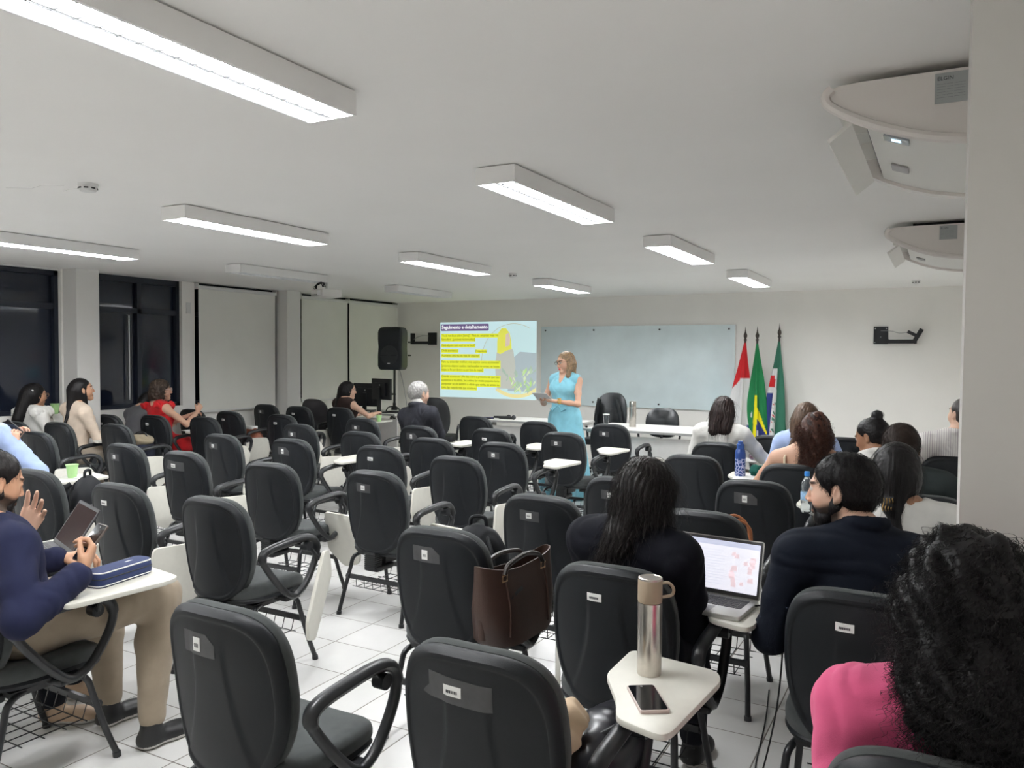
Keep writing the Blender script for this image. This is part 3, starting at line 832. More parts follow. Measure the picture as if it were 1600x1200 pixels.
def lumps(x, y, z, f, seed=0):
    r = np.random.RandomState(seed); a = 0
    for _ in range(4):
        d = [nrm(r.randn(3)) * f * r.uniform(.8, 1.6) for _ in range(3)]; p = r.uniform(0, 6, 3)
        a = a + np.sin(d[0][0] * x + d[0][1] * y + d[0][2] * z + p[0]) * np.sin(d[1][0] * x + d[1][1] * y + d[1][2] * z + p[1])
    return a / 2
def strands(V, Q, n, length, seed=0, curl=.0, pitch=.03, r=.0007, pts=18, zmax=9, away=.25, mask=None, lift=.003):
    """thin hair tubes lying over a hair surface"""
    R = np.random.RandomState(seed)
    a = V[Q[:, 0]]; e1 = V[Q[:, 1]] - a; e2 = V[Q[:, 3]] - a; N = np.cross(e1, e2); ar = np.linalg.norm(N, axis=1) + 1e-12; N /= ar[:, None]
    C = V[Q].mean(1)
    if mask is not None: ar = ar * mask(C)
    ar = ar / ar.sum(); idx = R.choice(len(Q), n, p=ar); p = C[idx] + N[idx] * lift; nn = N[idx]
    g = np.tile(A_(0, 0, -1.), (n, 1)) + R.randn(n, 3) * .12
    ctr = V.mean(0)
    L = length * R.uniform(.6, 1.3, n); ds = (L / (pts - 1))[:, None]
    P = [p.copy()]; d = None
    for i in range(pts - 1):
        tg = g - (g * nn).sum(1)[:, None] * nn * max(0, 1 - i / (pts * .7)); tg /= (np.linalg.norm(tg, axis=1)[:, None] + 1e-9)
        d = tg if d is None else d * .6 + tg * .4
        p = p + d * ds + nn * ds * away * .05; P.append(p.copy())
    P = np.stack(P, 1)
    tmean = P[:, -1] - P[:, 0]; tmean /= np.linalg.norm(tmean, axis=1)[:, None] + 1e-9
    b1 = np.cross(tmean, nn); b1 /= np.linalg.norm(b1, axis=1)[:, None] + 1e-9; b2 = np.cross(tmean, b1)
    if curl:
        s = np.arange(pts)[None, :] * ds / pitch * 2 * np.pi * R.uniform(.75, 1.3, (n, 1)) + R.uniform(0, 6.28, (n, 1))
        am = curl * R.uniform(.5, 1.4, (n, 1)) * np.minimum(1, np.arange(pts)[None, :] / 3)
        P = P + (np.cos(s) * am)[..., None] * b1[:, None] + (np.sin(s) * am)[..., None] * b2[:, None]
    out = []; rad = r * (1 - .7 * np.arange(pts) / (pts - 1))
    for k in range(3):
        an = 2 * math.pi * k / 3
        out.append(P + rad[None, :, None] * (math.cos(an) * b1 + math.sin(an) * b2)[:, None])
    VV = np.stack(out, 2).reshape(-1, 3)
    i = np.arange(n)[:, None, None]; j = np.arange(pts - 1)[None, :, None]; k = np.arange(3)[None, None, :]
    b = (i * pts + j) * 3; k2 = (k + 1) % 3
    QQ = np.stack([b + k, b + k2, b + 3 + k2, b + 3 + k], -1).reshape(-1, 4)
    return VV, QQ

# ------------------------------------------------------------------ people
M_SKIN = mat('skin', (.6, .4, .3), .5, attr='Col', bump=.15, bscale=350, sss=.06)
SKIN = dict(light=(.62, .37, .26), fair=(.66, .42, .31), tan=(.50, .275, .17), brown=(.33, .17, .10), dark=(.22, .11, .065))
def ik(a, b, l1, l2, pole):
    d = b - a; L = np.linalg.norm(d); 
    if L > (l1 + l2) * .995: b = a + d / L * (l1 + l2) * .995; d = b - a; L = np.linalg.norm(d)
    x = (l1 ** 2 - l2 ** 2 + L ** 2) / (2 * L); hh = math.sqrt(max(0, l1 ** 2 - x ** 2)); u = d / L
    p = np.asarray(pole, float); p = nrm(p - u * (p @ u)); return a + u * x + p * hh, b
def head_prims(c, R, s, fem=False, neck=None, detail=True, heavy=0.0):
    H = lambda x, y, z: c + R @ (A_(x, y, z) * s)
    P = [ell(H(0, -.014, .032), A_(.0745, .095, .083) * s, .02, R),
         ell(H(0, .026, -.012), A_(.063, .064, .082) * s, .03, R),
         cone(H(-.046, .0, -.05), H(0, .058, -.094), .022 * s, .018 * s, .03), cone(H(.046, .0, -.05), H(0, .058, -.094), .022 * s, .018 * s, .03),
         ell(H(0, .07, -.095), A_(.02, .018, .016) * s, .015, R),
         ell(H(-.04, .048, -.03), A_(.026, .028, .03) * s * (1 + heavy), .03, R), ell(H(.04, .048, -.03), A_(.026, .028, .03) * s * (1 + heavy), .03, R)]
    nk = neck if neck is not None else H(0, -.03, -.16)
    P.append(cone(H(0, -.022, -.06), nk, (.050 if fem else .057) * s, (.053 if fem else .063) * s, .03))
    if detail:
        P += [ell(H(-.031, .092, .010), A_(.016, .012, .011) * s, .012, R, 's'), ell(H(.031, .092, .010), A_(.016, .012, .011) * s, .012, R, 's'),
              ell(H(-.031, .077, .009), A_(.0135, .0125, .0118) * s, .003, R), ell(H(.031, .077, .009), A_(.0135, .0125, .0118) * s, .003, R),
              cone(H(-.042, .080, .030), H(-.012, .088, .026), .006 * s, .007 * s, .012), cone(H(.042, .080, .030), H(.012, .088, .026), .006 * s, .007 * s, .012),
              cone(H(0, .084, .018), H(0, .105, -.028), .0072 * s, .0095 * s, .010), ell(H(-.011, .096, -.033), A_(.008, .009, .007) * s, .006, R), ell(H(.011, .096, -.033), A_(.008, .009, .007) * s, .006, R),
              cone(H(-.019, .083, -.0595), H(.019, .083, -.0595), .0065 * s, .0065 * s, .008), cone(H(-.016, .0835, -.0695), H(.016, .0835, -.0695), .0072 * s, .0072 * s, .006)]
        for q in (-1, 1):
            P += [ell(H(q * .077, -.008, -.002), A_(.007, .017, .030) * s, .006, R @ rotm(q * -18, 8, 0)),
                  ell(H(q * .086, -.004, .004), A_(.006, .009, .018) * s, .004, R @ rotm(q * -18, 8, 0), 's'),
                  ell(H(q * .079, .001, -.026), A_(.006, .007, .009) * s, .006, R)]
    return P
def hand_prims(w, d, n, side, curl=(30, 35, 40), spread=8, s=1.0, thumb=(.55, .75, .35), per=None):
    d = nrm(d); n = np.asarray(n, float); n = nrm(n - d * (n @ d)); t = np.cross(d, n) * (1 if side == 'R' else -1)
    P = []; off = [.029, .0095, -.0095, -.0275]; ln = [.070, .078, .072, .056]; kd = [.088, .092, .087, .079]
    for i in range(4):
        a = w + (d * kd[i] + t * off[i]) * s
        P.append(cone(w + (d * .012 + t * off[i] * .55) * s, a, .0145 * s, .0115 * s, .014))
        cu = curl if per is None else per[i]
        an = math.radians((1.5 - i) * spread / 1.5); dd = nrm(d * math.cos(an) + t * math.sin(an)); th = 0; p = a
        for k, f in enumerate((.43, .32, .25)):
            th += math.radians(cu[k]); q = p + (dd * math.cos(th) + n * math.sin(th)) * ln[i] * f * s
            P.append(cone(p, q, (.0092 - .0008 * k) * s * (.88 if i == 3 else 1), (.0086 - .0009 * k) * s * (.88 if i == 3 else 1), .003)); p = q
    b = w + (d * .022 + t * .026 + n * .006) * s
    v = nrm(t * thumb[0] + d * thumb[1] + n * thumb[2]); v2 = nrm(t * thumb[0] * .4 + d * (thumb[1] + .3) + n * thumb[2] * 1.1)
    P += [cone(w + (d * .01 + t * .01) * s, b + v * .018 * s, .015 * s, .013 * s, .012), cone(b + v * .018 * s, b + v * .046 * s, .0118 * s, .0105 * s, .004), cone(b + v * .046 * s, b + (v * .046 + v2 * .03) * s, .0102 * s, .008 * s, .004)]
    return P
class Person:
    def __init__(s, loc, rz=0, label='', skin='tan', fem=False, hs=1.0, sc=1.0, hip=(0, -.07, .55), neck=(0, -.10, 1.02), head=(0, -.07, 1.17), hrot=(0, 0, 0), syaw=0,
                 wR=(.16, .26, .70), wL=(-.16, .24, .66), pR=(.5, -.5, -.6), pL=(-.5, -.5, -.6), kR=(.12, .36, .50), kL=(-.12, .36, .50), aR=(.13, .38, .09), aL=(-.13, .40, .09),
                 handR=None, handL=None, h=.012, hh=.005, girth=1.0, group=None, sh=None, feat=None, standing=False, ua=.285, fa=.25, heavy=0.0, handfine=.0, elR=None, elL=None):
        s.__dict__.update(locals()); del s.__dict__['s']
        g = lambda v: np.asarray(v, float)
        s.hip, s.neck, s.head = g(hip), g(neck), g(head)
        if not standing: s.hip[1] = max(s.hip[1], .0)
        s.neck[1] = s.neck[1] + .0; s.skincol = A_(*SKIN[skin])
        s.R = rotm(*hrot); up = nrm(s.neck - s.hip)
        rt = rotm(syaw)[:, 0]; rt = nrm(rt - up * (rt @ up)); fwd = np.cross(up, rt); s.TF = np.stack([rt, fwd, up], 1)
        w_ = (sh or (.172 if fem else .198)) * sc
        s.sR = s.neck + rt * w_ - up * .062; s.sL = s.neck - rt * w_ - up * .062
        s.eR, s.wR = ik(s.sR, g(wR), ua * sc, fa * sc, pR); s.eL, s.wL = ik(s.sL, g(wL), ua * sc, fa * sc, pL)
        if elR is not None: s.eR = g(elR); s.wR = g(wR)
        if elL is not None: s.eL = g(elL); s.wL = g(wL)
        s.hR = s.hip + A_(.09, 0, 0); s.hL = s.hip - A_(.09, 0, 0)
        s.kR, s.kL, s.aR, s.aL = g(kR), g(kL), g(aR), g(aL)
        s.chest = s.hip + (s.neck - s.hip) * .68; s.waist = s.hip + (s.neck - s.hip) * .32
    def torso(s):
        G = s.girth; F = s.TF; L = np.linalg.norm(s.neck - s.hip) / .48; f = F[:, 1]; sc = s.sc
        P = [cone(s.hR * .5 + s.hip * .5, s.hL * .5 + s.hip * .5, .112 * G * sc, .112 * G * sc, .05, F, (1, .85, 1)),
             cone(s.hip + A_(0, 0, .02), s.waist, .135 * G * sc, .118 * G * sc, .05, F, (1.05, .80, 1)),
             cone(s.waist + f * .01, s.chest + f * .025, .116 * G * sc, .126 * G * sc, .06, F, (1.05, .78, 1)),
             ell(s.chest + f * .025, A_(.150 * G, .102 * G, .16 * L) * sc, .05, F),
             cone(s.sR * .85 + s.neck * .15 - F[:, 2] * .01, s.sL * .85 + s.neck * .15 - F[:, 2] * .01, .050 * sc, .050 * sc, .05),
             cone(s.neck + F[:, 2] * .01, s.sR * .8 + s.neck * .2, .040 * sc, .050 * sc, .05), cone(s.neck + F[:, 2] * .01, s.sL * .8 + s.neck * .2, .040 * sc, .050 * sc, .05)]
        if s.fem:
            for q in (-1, 1): P.append(ell(s.chest + F[:, 0] * q * .072 + f * .092 - F[:, 2] * .0, A_(.062, .055, .062) * sc, .035, F))
        return P
    def arm(s, side, to=1.0, r=1.0, cuff=0):
        S, E, W = (s.sR, s.eR, s.wR) if side == 'R' else (s.sL, s.eL, s.wL); k = (.76 if s.fem else .92) * s.sc * r * s.girth ** .5
        P = [cone(S, S * .45 + E * .55, .056 * k, .046 * k, .04)]
        if to <= .5:
            return [cone(S, S + (E - S) * to * 2, .058 * k, .050 * k, .03)]
        P.append(cone(S * .45 + E * .55, E, .046 * k, .040 * k, .02)); P.append(cone(E, E * .6 + W * .4, .042 * k, .041 * k, .02))
        e = E + (W - E) * min(1, (to - .5) * 2); P.append(cone(E * .6 + W * .4, e, .041 * k, (.027 + .006 * cuff + .013 * (1 - min(1, (to - .5) * 2))) * k, .02))
        return P
    def legs(s, to=1.0, r=1.0):
        P = []; k = (.95 if s.fem else 1) * s.sc * r
        for H, K, A in ((s.hR, s.kR, s.aR), (s.hL, s.kL, s.aL)):
            m = H * .5 + K * .5; P += [cone(H, m, .092 * k, .078 * k, .05), cone(m, K, .078 * k, .058 * k, .04)]
            e = K + (A - K) * to; P += [cone(K, K * .65 + A * .35 + A_(0, -.012, 0), .058 * k, .056 * k, .03), cone(K * .65 + A * .35 + A_(0, -.012, 0), e, .056 * k, .036 * k, .03)]
        return P
    def feet(s, d=0):
        P = []
        for A in (s.aR, s.aL):
            dr = nrm(A_(A[0] * .3, 1, 0)); b = A * A_(1, 1, 0)
            P += [cone(A, b + A_(0, 0, .045), .036 + d, .034 + d, .02), cone(b - dr * .02 + A_(0, 0, .035), b + dr * .12 + A_(0, 0, .030), .034 + d, .036 + d, .03, np.eye(3), (1, 1, .8)),
                  cone(b + dr * .10 + A_(0, 0, .028), b + dr * .16 + A_(0, 0, .024), .034 + d, .026 + d, .03, np.eye(3), (1, 1, .7))]
        return P
    def build(s, feat=None):
        P = head_prims(s.head, s.R, s.hs, s.fem, s.neck + s.TF[:, 2] * .01, True, s.heavy) + s.torso() + s.arm('R') + s.arm('L') + s.legs() + s.feet()
        fine = [(s.head - .12, s.head + .13, s.hh)]
        for sd, hd in (('R', s.handR), ('L', s.handL)):
            W, E = (s.wR, s.eR) if sd == 'R' else (s.wL, s.eL)
            hd = dict(hd or {}); d = np.asarray(hd.pop('d', nrm(W - E)), float); n = hd.pop('n', (0, 0, -1)); W2 = W + nrm(d) * .005
            P += hand_prims(W2, d, n, sd, **{**dict(s=.95 if s.fem else 1.04), **hd})
            if s.handfine: c = W + nrm(d) * .08; fine.append((c - .11, c + .11, s.handfine))
        V, Q = sdf_mesh(P, s.h, fine)
        q = (V - s.head) @ s.R / s.hs; x, y, z = np.abs(q[:, 0]), q[:, 1], q[:, 2]
        col = np.tile(s.skincol, (len(V), 1)); f = s.feat or {}
        sm = lambda v, a, b: np.clip((v - a) / (b - a), 0, 1)[:, None]
        def put(m, c):
            nonlocal col; col = col * (1 - m) + A_(*c) * m
        near = (np.linalg.norm(q, axis=1) < .14)[:, None]
        put(near * (1 - sm(np.hypot((x - .035) / 1.2, z + .028), .015, .034)) * sm(y, .04, .06) * .22, s.skincol * A_(1.15, .75, .7))
        put(near * (1 - sm(np.hypot(x / 2.5, z + .064), .0075, .0105)) * sm(y, .072, .08), f.get('lips', s.skincol * A_(.85, .5, .5)))
        put(near * (1 - sm(np.hypot((x - .031) / 1.45, z - .009), .0085, .0105)) * sm(y, .072, .078) * (0 if f.get('closed') else 1), (.62, .58, .54))
        put(near * (1 - sm(np.hypot(x - .031, z - .009), .0055, .0072)) * sm(y, .074, .08), (.03, .018, .012))
        put(near * (1 - sm(np.hypot((x - .031) / 2.2, (z - .021)), .0018, .0042)) * sm(y, .066, .072), s.skincol * .18)
        put(near * (1 - sm(np.abs(z - (.031 - .10 * np.abs(x - .030))), .003, .0065)) * (1 - sm(np.abs(x - .030), .018, .024)) * sm(y, .058, .066) * .9, f.get('brow', (.02, .012, .01)))
        if f.get('beard'):
            b = f['beard']; zb = -.045 + .35 * np.clip(.055 - y, 0, 1) + .0 * x
            m = near * (1 - sm(z - zb, -.008, .008)) * sm(z, -.135, -.115) * sm(y, -.02, .0)
            m2 = (1 - sm(np.hypot(x / 2.2, z + .064), .009, .012)) * sm(y, .07, .08); m = m * (1 - m2)
            m = np.maximum(m, near * (1 - sm(np.abs(z + .047), .004, .008)) * (1 - sm(x, .026, .034)) * sm(y, .07, .08)); put(m * b[3], b[:3])
        if f.get('nails') is not None: pass
        o = np_obj('person', V, Q, M_SKIN, col=col)
        o.location = (s.loc[0], s.loc[1], 0); o.rotation_euler = (0, 0, math.radians(s.rz))
        tag(o, s.label, 'person', s.group); s.o = o; s.bodyprims = P
        return s
    def cloth(s, name, prims, m, d=.010, h=None, disp=None, subs=(), mats=None, fine=()):
        V, Q = sdf_mesh([infl(p, d) for p in prims] + list(subs), h or s.h, fine, disp)
        return np_obj(name, V, Q, mats or m, s.o), V, Q
    def top(s, m, sleeve=.97, d=.011, amp=.0025, seed=0, vneck=None, name='shirt', h=None, length=1.0, r=1.06, cuff=1.0, collar=None, fine=(), backneck=0, low=0):
        P = s.torso()
        if sleeve > 0: P += s.arm('R', sleeve, r, cuff) + s.arm('L', sleeve, r, cuff)
        F = s.TF; u = F[:, 2]; f = F[:, 1]
        subs = [cone(s.neck + u * .035 + f * .02, s.neck + u * .12 + f * .03, .062 * s.sc, .08, .012, op='s')]
        if vneck: subs.append(cone(s.neck + u * .04 + f * .08, s.neck - u * vneck + f * .15, .05, .018, .01, op='s'))
        if backneck: subs.append(cone(s.neck + u * .06 - f * .10, s.neck - u * backneck - f * .16, .075, .03, .01, op='s'))
        if low: subs.append(cone(s.neck + u * .02 - F[:, 0] * .3, s.neck + u * .02 + F[:, 0] * .3, low, low, .01, op='s'))
        if sleeve <= 0:
            for S, q in ((s.sR, 1), (s.sL, -1)): subs.append(ell(S + F[:, 0] * q * .055, A_(.045, .09, .085), .02, F, 's'))
        if collar:
            for i in range(10):
                a0, a1 = math.radians(-155 + 31 * i), math.radians(-155 + 31 * (i + 1))
                pp = [s.neck + u * (collar + .012 * math.cos(a)) - f * (.062 * math.cos(a)) + F[:, 0] * .060 * math.sin(a) for a in (a0, a1)]
                P.append(cone(pp[0], pp[1], .006, .006, .006))
        return s.cloth(name, P, m, d, h, wr(amp, 20, seed), subs, fine=fine)
    def pants(s, m, d=.014, to=.93, name='trousers', seed=1):
        F = s.TF; P = s.torso()[:2] + s.legs(to, 1.05)
        P[1] = dict(P[1]); P[1]['b'] = s.hip + (s.waist - s.hip) * .6
        return s.cloth(name, P, m, d, None, wr(.003, 16, seed))
    def shoes(s, m, name='shoe'):
        for i, A in enumerate((s.aR, s.aL)):
            P = s.feet(.006)[i * 3:i * 3 + 3]; b = A * A_(1, 1, 0)
            V, Q = sdf_mesh(P, .007, (), None); V[:, 2] = np.maximum(V[:, 2], .002)
            np_obj(name, V, Q, [m, M_SOLE], s.o, mi=(V[Q][:, :, 2].mean(1) < .020))
    def HL(s, x, y, z): return s.head + s.R @ (A_(x, y, z) * s.hs)
    def hair(s, m, style='short', h=.006, amp=.0022, n=70, length=.0, extra=(), noise='straight', seed=0, strand=None, hairline=.055, vol=1.0, name='hair', cutz=-.02, ear=True, face=True):
        H, R, k = s.HL, s.R, s.hs
        v = vol
        P = [ell(H(0, -.020, .037), A_(.082 * v, .100 * v, .088 * v) * k, .02, R), ell(H(0, -.040, .0), A_(.076 * v, .078 * v, .078 * v) * k, .03, R)]
        if style != 'short': P.append(ell(H(0, -.030, -.03), A_(.083 * v, .080 * v, .09 * v) * k, .03, R))
        P += list(extra)
        if face:
            if style == 'short': P.append(ell(H(0, .120, hairline - .092), A_(.088, .098, .102) * k, .010, R, 's'))
            else: P.append(ell(H(0, .118, hairline - .088), A_(.074, .082, .098) * k, .012, R, 's'))
        if style == 'short':
            P.append(cone(H(-.1, .03, cutz - .07), H(.1, .03, cutz - .07), .062 * k, .062 * k, .01, op='s'))
            P.append(cone(H(-.1, -.02, cutz - .11), H(.1, -.02, cutz - .11), .07 * k, .07 * k, .01, op='s'))
            P.append(cone(H(0, -.02, cutz - .13), H(0, -.09, cutz - .13), .085 * k, .085 * k, .01, op='s'))
            if ear:
                for q in (-1, 1): P.append(ell(H(q * .085, -.002, -.004), A_(.03, .019, .034) * k, .006, R, 's'))
        c = s.head
        def dp(x, y, z):
            X = np.stack([x, y, z], 1) - c; q = X @ R
            if noise == 'straight':
                a = np.arctan2(q[:, 0], -q[:, 1] - .01); return amp * (np.sin(n * a + 14 * np.sin(q[:, 2] * 9) * .3) * .7 + .6 * np.sin(n * 1.7 * a + 3 + 5 * q[:, 2]))
            if noise == 'wavy':
                a = np.arctan2(q[:, 0], -q[:, 1] - .01); return amp * (np.sin(n * .6 * a + 2.5 * np.sin(q[:, 2] * 42 + 3 * a)) + .5 * np.sin(n * 1.5 * a + 2 * np.sin(q[:, 2] * 60)))
            return amp * lumps(x, y, z, n, seed)
        V, Q = sdf_mesh(P, h, (), dp)
        ex = None
        if strand:
            VV, QQ = strands(V, Q, **strand); Q = np.concatenate([Q, QQ + len(V)]); V = np.concatenate([V, VV])
        return np_obj(name, V, Q, m, s.o)
    def glasses(s, m, r=.023):
        H = s.HL; b = MB()
        for q in (-1, 1):
            pts = [H(q * .032 + r * 1.15 * math.cos(a), .104 - .10 * abs(math.cos(a) * r * 1.1 * q + .0) * .3, .008 + r * .85 * math.sin(a)) for a in [2 * math.pi * i / 16 for i in range(16)]]
            b.tube(pts, .0022, 6, closed=True)
            b.tube([H(q * .057, .098, .014), H(q * .074, .07, .014), H(q * .08, -.002, .012)], .002, 6)
        b.tube([H(-.008, .106, .012), H(.008, .106, .012)], .002, 6)
        return b.build('glasses', m, s.o)
HB = mat('black_hair', (.0065, .0055, .006), .48, spec=.28)
HB2 = mat('soft_black_hair', (.010, .0075, .007), .45, spec=.35)
HBR = mat('dark_brown_hair', (.013, .0060, .0050), .48, spec=.3, var=.3, vscale=40)
HCB = mat('reddish_brown_curls', (.060, .019, .010), .45, var=.4, vscale=50)
HLB = mat('light_brown_hair', (.085, .048, .028), .48, var=.35, vscale=50)
HGB = mat('ash_brown_curls', (.055, .036, .025), .5, var=.5, vscale=60)
HGR = mat('silver_hair', (.38, .37, .355), .5, var=.3, vscale=70)
HBL = mat('highlighted_blonde_hair', (.22, .14, .075), .4, var=.5, vscale=45)
def fabric(name, c, rough=.85, var=.08): return mat(name, c, rough, bump=.4, bscale=700, var=var, vscale=14, sheen=.1 if max(c) > .1 else .0, spec=.5 if max(c) > .1 else .2)
F_NAVY = fabric('navy_knit', (.012, .0145, .040)); F_SUIT = fabric('dark_navy_suiting', (.0045, .007, .014)); F_BLAZ = fabric('black_blazer_cloth', (.003, .0035, .007))
F_PINK = fabric('pink_ribbed_knit', (.60, .085, .20)); F_WHITE = fabric('white_blouse_cloth', (.66, .65, .62)); F_BEIGE = fabric('beige_knit', (.68, .56, .45))
F_RED = fabric('red_crepe', (.56, .008, .012)); F_BROWN = fabric('dark_brown_lace', (.035, .022, .020)); F_GREY = fabric('charcoal_suiting', (.022, .023, .029))
F_BLUE = fabric('pale_blue_shirting', (.36, .46, .72)); F_AQUA = fabric('aqua_crepe', (.24, .56, .68)); F_KHAKI = fabric('khaki_twill', (.31, .25, .185))
F_DARKTR = fabric('dark_trouser_cloth', (.012, .013, .018)); F_JEAN = fabric('indigo_denim', (.03, .045, .09)); F_GT = fabric('grey_green_jacket', (.025, .032, .032)); F_LG = fabric('grey_jersey', (.12, .12, .13))
M_SHOE = mat('black_leather_shoe', (.012, .012, .013), .45); M_SOLE = mat('white_sole', (.6, .58, .55), .5); M_SAND = mat('beige_sandal', (.5, .36, .25), .5)
M_SPEC = mat('dark_glasses_frame', (.015, .012, .012), .25)
def stripes():
    m = mat('striped_shirting', (.62, .60, .58), .85, bump=.3, bscale=600); nt = m.node_tree; b = nt.nodes['Principled BSDF']
    tc = nt.nodes.new('ShaderNodeTexCoord'); w_ = nt.nodes.new('ShaderNodeTexWave'); w_.inputs['Scale'].default_value = 22; w_.inputs['Distortion'].default_value = .6
    nt.links.new(tc.outputs['Object'], w_.inputs['Vector']); mx = nt.nodes.new('ShaderNodeMix'); mx.data_type = 'RGBA'
    mx.inputs[6].default_value = (.66, .64, .62, 1); mx.inputs[7].default_value = (.36, .32, .34, 1)
    rp = nt.nodes.new('ShaderNodeMapRange'); rp.inputs['From Min'].default_value = .75; rp.inputs['From Max'].default_value = .95
    nt.links.new(w_.outputs['Fac'], rp.inputs['Value']); nt.links.new(rp.outputs[0], mx.inputs[0]); nt.links.new(mx.outputs[2], b.inputs['Base Color']); return m
F_STR = stripes()
HLDEF = None
def beard(p, m, n=900):
    H = p.HL
    V, Q = sdf_mesh([cone(H(-.058, .006, .0), H(-.056, .004, -.04), .012, .020, .02), cone(H(.058, .006, .0), H(.056, .004, -.04), .012, .020, .02), cone(H(-.050, .004, -.042), H(-.030, .040, -.086), .022, .022, .02), cone(H(.050, .004, -.042), H(.030, .040, -.086), .022, .022, .02), cone(H(-.025, .048, -.092), H(.025, .048, -.092), .021, .021, .03), ell(H(0, .064, -.094), A_(.024, .020, .019), .02, p.R), cone(H(-.03, .074, -.046), H(.03, .074, -.046), .0085, .0085, .01), cone(H(-.032, .072, -.05), H(-.028, .062, -.085), .009, .014, .015), cone(H(.032, .072, -.05), H(.028, .062, -.085), .009, .014, .015)],
                    .004, (), lambda x, y, z: .0012 * lumps(x, y, z, 300, 2))
    ex = strands(V, Q, n, .012, seed=4, r=.0006, pts=5, lift=.0)
    np_obj('beard', np.concatenate([V, ex[0]]), np.concatenate([Q, ex[1] + len(V)]), m, p.o)
def back(p, k, dx=0, dz=0, dy=0):  # point in head space
    return p.HL(k[0], k[1], k[2]) + A_(dx, dy, dz)

# --- woman with glasses, white blouse (far left)
p = Person((-8.13, 4.83), 0, 'woman with glasses, long black hair and white ruffled blouse at far left', 'tan', True, hip=(0, -.08, .56), neck=(-.02, -.05, 1.0), head=(-.02, .0, 1.14), hrot=(-6, -4, 0), wR=(.14, .22, .72), h=.013, feat=dict(brow=(.01, .008, .008))).build()
p.top(F_WHITE, .97, seed=1, collar=.03); p.pants(F_DARKTR); p.shoes(M_SHOE)
p.cloth('ruffle', [cone(p.sR + A_(-.02, -.05, .03), p.sR + A_(0, .06, .03), .05, .05, .02), cone(p.sL + A_(.02, -.05, .03), p.sL + A_(0, .06, .03), .05, .05, .02)], F_WHITE, .012, .008, lambda x, y, z: .006 * np.sin(y * 170 + z * 60))
p.hair(HB, 'long', extra=[cone(p.HL(0, -.07, 0), p.HL(0, -.15, -.24), .08, .055, .04), cone(p.HL(-.04, -.06, -.1), p.HL(-.04, -.17, -.30), .05, .03, .04)], hairline=.062, n=60)
p.glasses(mat('amber_frame', (.25, .14, .07), .3))
b = MB(); b.box(-.02, .02, -.006, .006, -.006, .006, M=T(*p.HL(-.0, -.118, .05))); b.tube([p.HL(.07, -.075, .05), p.HL(.082, -.06, .045)], .008, 6); b.build('hair_slide', M_LABEL, p.o)

# --- woman in beige
p = Person((-7.72, 4.95), -4, 'woman with sleek long black hair in a beige long-sleeved top', 'tan', True, hip=(0, -.02, .56), neck=(.03, .02, 1.05), head=(.05, .07, 1.20), hrot=(-20, 8, 0), wR=(.12, .34, .72), wL=(-.05, .36, .72), pR=(.5, -.7, -.5), h=.012, hh=.0045).build()
p.top(F_BEIGE, .97, seed=2, amp=.003); p.pants(fabric('cream_trouser_cloth', (.45, .38, .3))); p.shoes(M_SHOE)
p.hair(HB, 'long', extra=[cone(p.HL(0, -.075, 0), p.HL(.01, -.12, -.15), .070, .045, .03), cone(p.HL(.01, -.12, -.13), p.neck + A_(.04, -.15, -.20), .032, .008, .03), cone(p.HL(.05, .0, -.05), p.neck + A_(.06, .08, -.12), .026, .018, .02)] + [ell(p.HL(.088, -.002, -.006), A_(.03, .017, .03), .006, p.R, 's')], hairline=.066, n=50, amp=.0015)
p.cloth('lanyard', [cone(p.sR * .4 + p.neck * .6 + A_(0, .05, .03), p.chest + A_(.03, .13, -.02), .005, .005, .004), cone(p.chest + A_(.03, .13, -.02), p.chest + A_(.03, .14, -.12), .008, .008, .004)], M_BLACK, .002, .005)

# --- leaning person beyond the woman in red
p = Person((-8.10, 5.9), 0, 'person with dark hair leaning forward beside the woman in red, mostly hidden', 'light', True, hip=(0, -.05, .56), neck=(.0, .10, .93), head=(-.02, .22, 1.0), hrot=(0, -45, 0), wR=(.14, .4, .72), wL=(-.14, .4, .72), h=.014, hh=.008).build()
p.top(F_LG, .45, seed=3, vneck=.05); p.pants(F_DARKTR); p.hair(HB, 'long', extra=[cone(p.HL(-.03, -.04, -.02), p.head + A_(-.10, -.04, -.2), .06, .04, .03)], h=.009)

# --- woman in red
p = Person((-7.78, 6.02), -2, 'woman in a red ruffled dress with curly ash-brown hair and glasses', 'light', True, hip=(0, -.02, .56), neck=(-.03, -.02, 1.01), head=(-.02, .03, 1.155), hrot=(-28, 2, 0), syaw=-6, wR=(.17, .36, .90), wL=(.02, .38, .86), pR=(.5, -.2, -.9), pL=(-.5, 0, -.9), h=.011, hh=.0045,
           handR=dict(d=(.0, .5, .8), n=(-1, .2, 0), curl=(60, 60, 40)), handL=dict(d=(.6, .5, .3), n=(0, .3, -1), curl=(40, 40, 30))).build()
p.top(F_RED, 0, seed=4, vneck=.06, backneck=.10, name='dress'); p.pants(F_RED, d=.03, to=.6, name='skirt'); p.shoes(M_SAND)
p.cloth('ruffle', [cone(p.sR + A_(-.035, -.09, .045), p.sR + A_(-.035, .08, .03), .032, .036, .02), cone(p.sR + A_(-.035, .08, .03), p.chest + A_(.07, .12, -.02), .03, .02, .02),
                   cone(p.sL + A_(.035, -.09, .045), p.sL + A_(.035, .08, .03), .032, .036, .02)], F_RED, .008, .007, lambda x, y, z: .008 * np.sin(y * 95 + z * 60))
p.hair(HGB, 'long', extra=[ell(p.HL(0, -.055, -.05), A_(.088, .075, .095), .03, p.R)], noise='curly', n=80, amp=.007, vol=1.06, hairline=.06, strand=dict(n=700, length=.05, curl=.007, pitch=.022, r=.0016, pts=12, seed=2))
p.glasses(mat('clear_frame', (.6, .5, .48), .3))

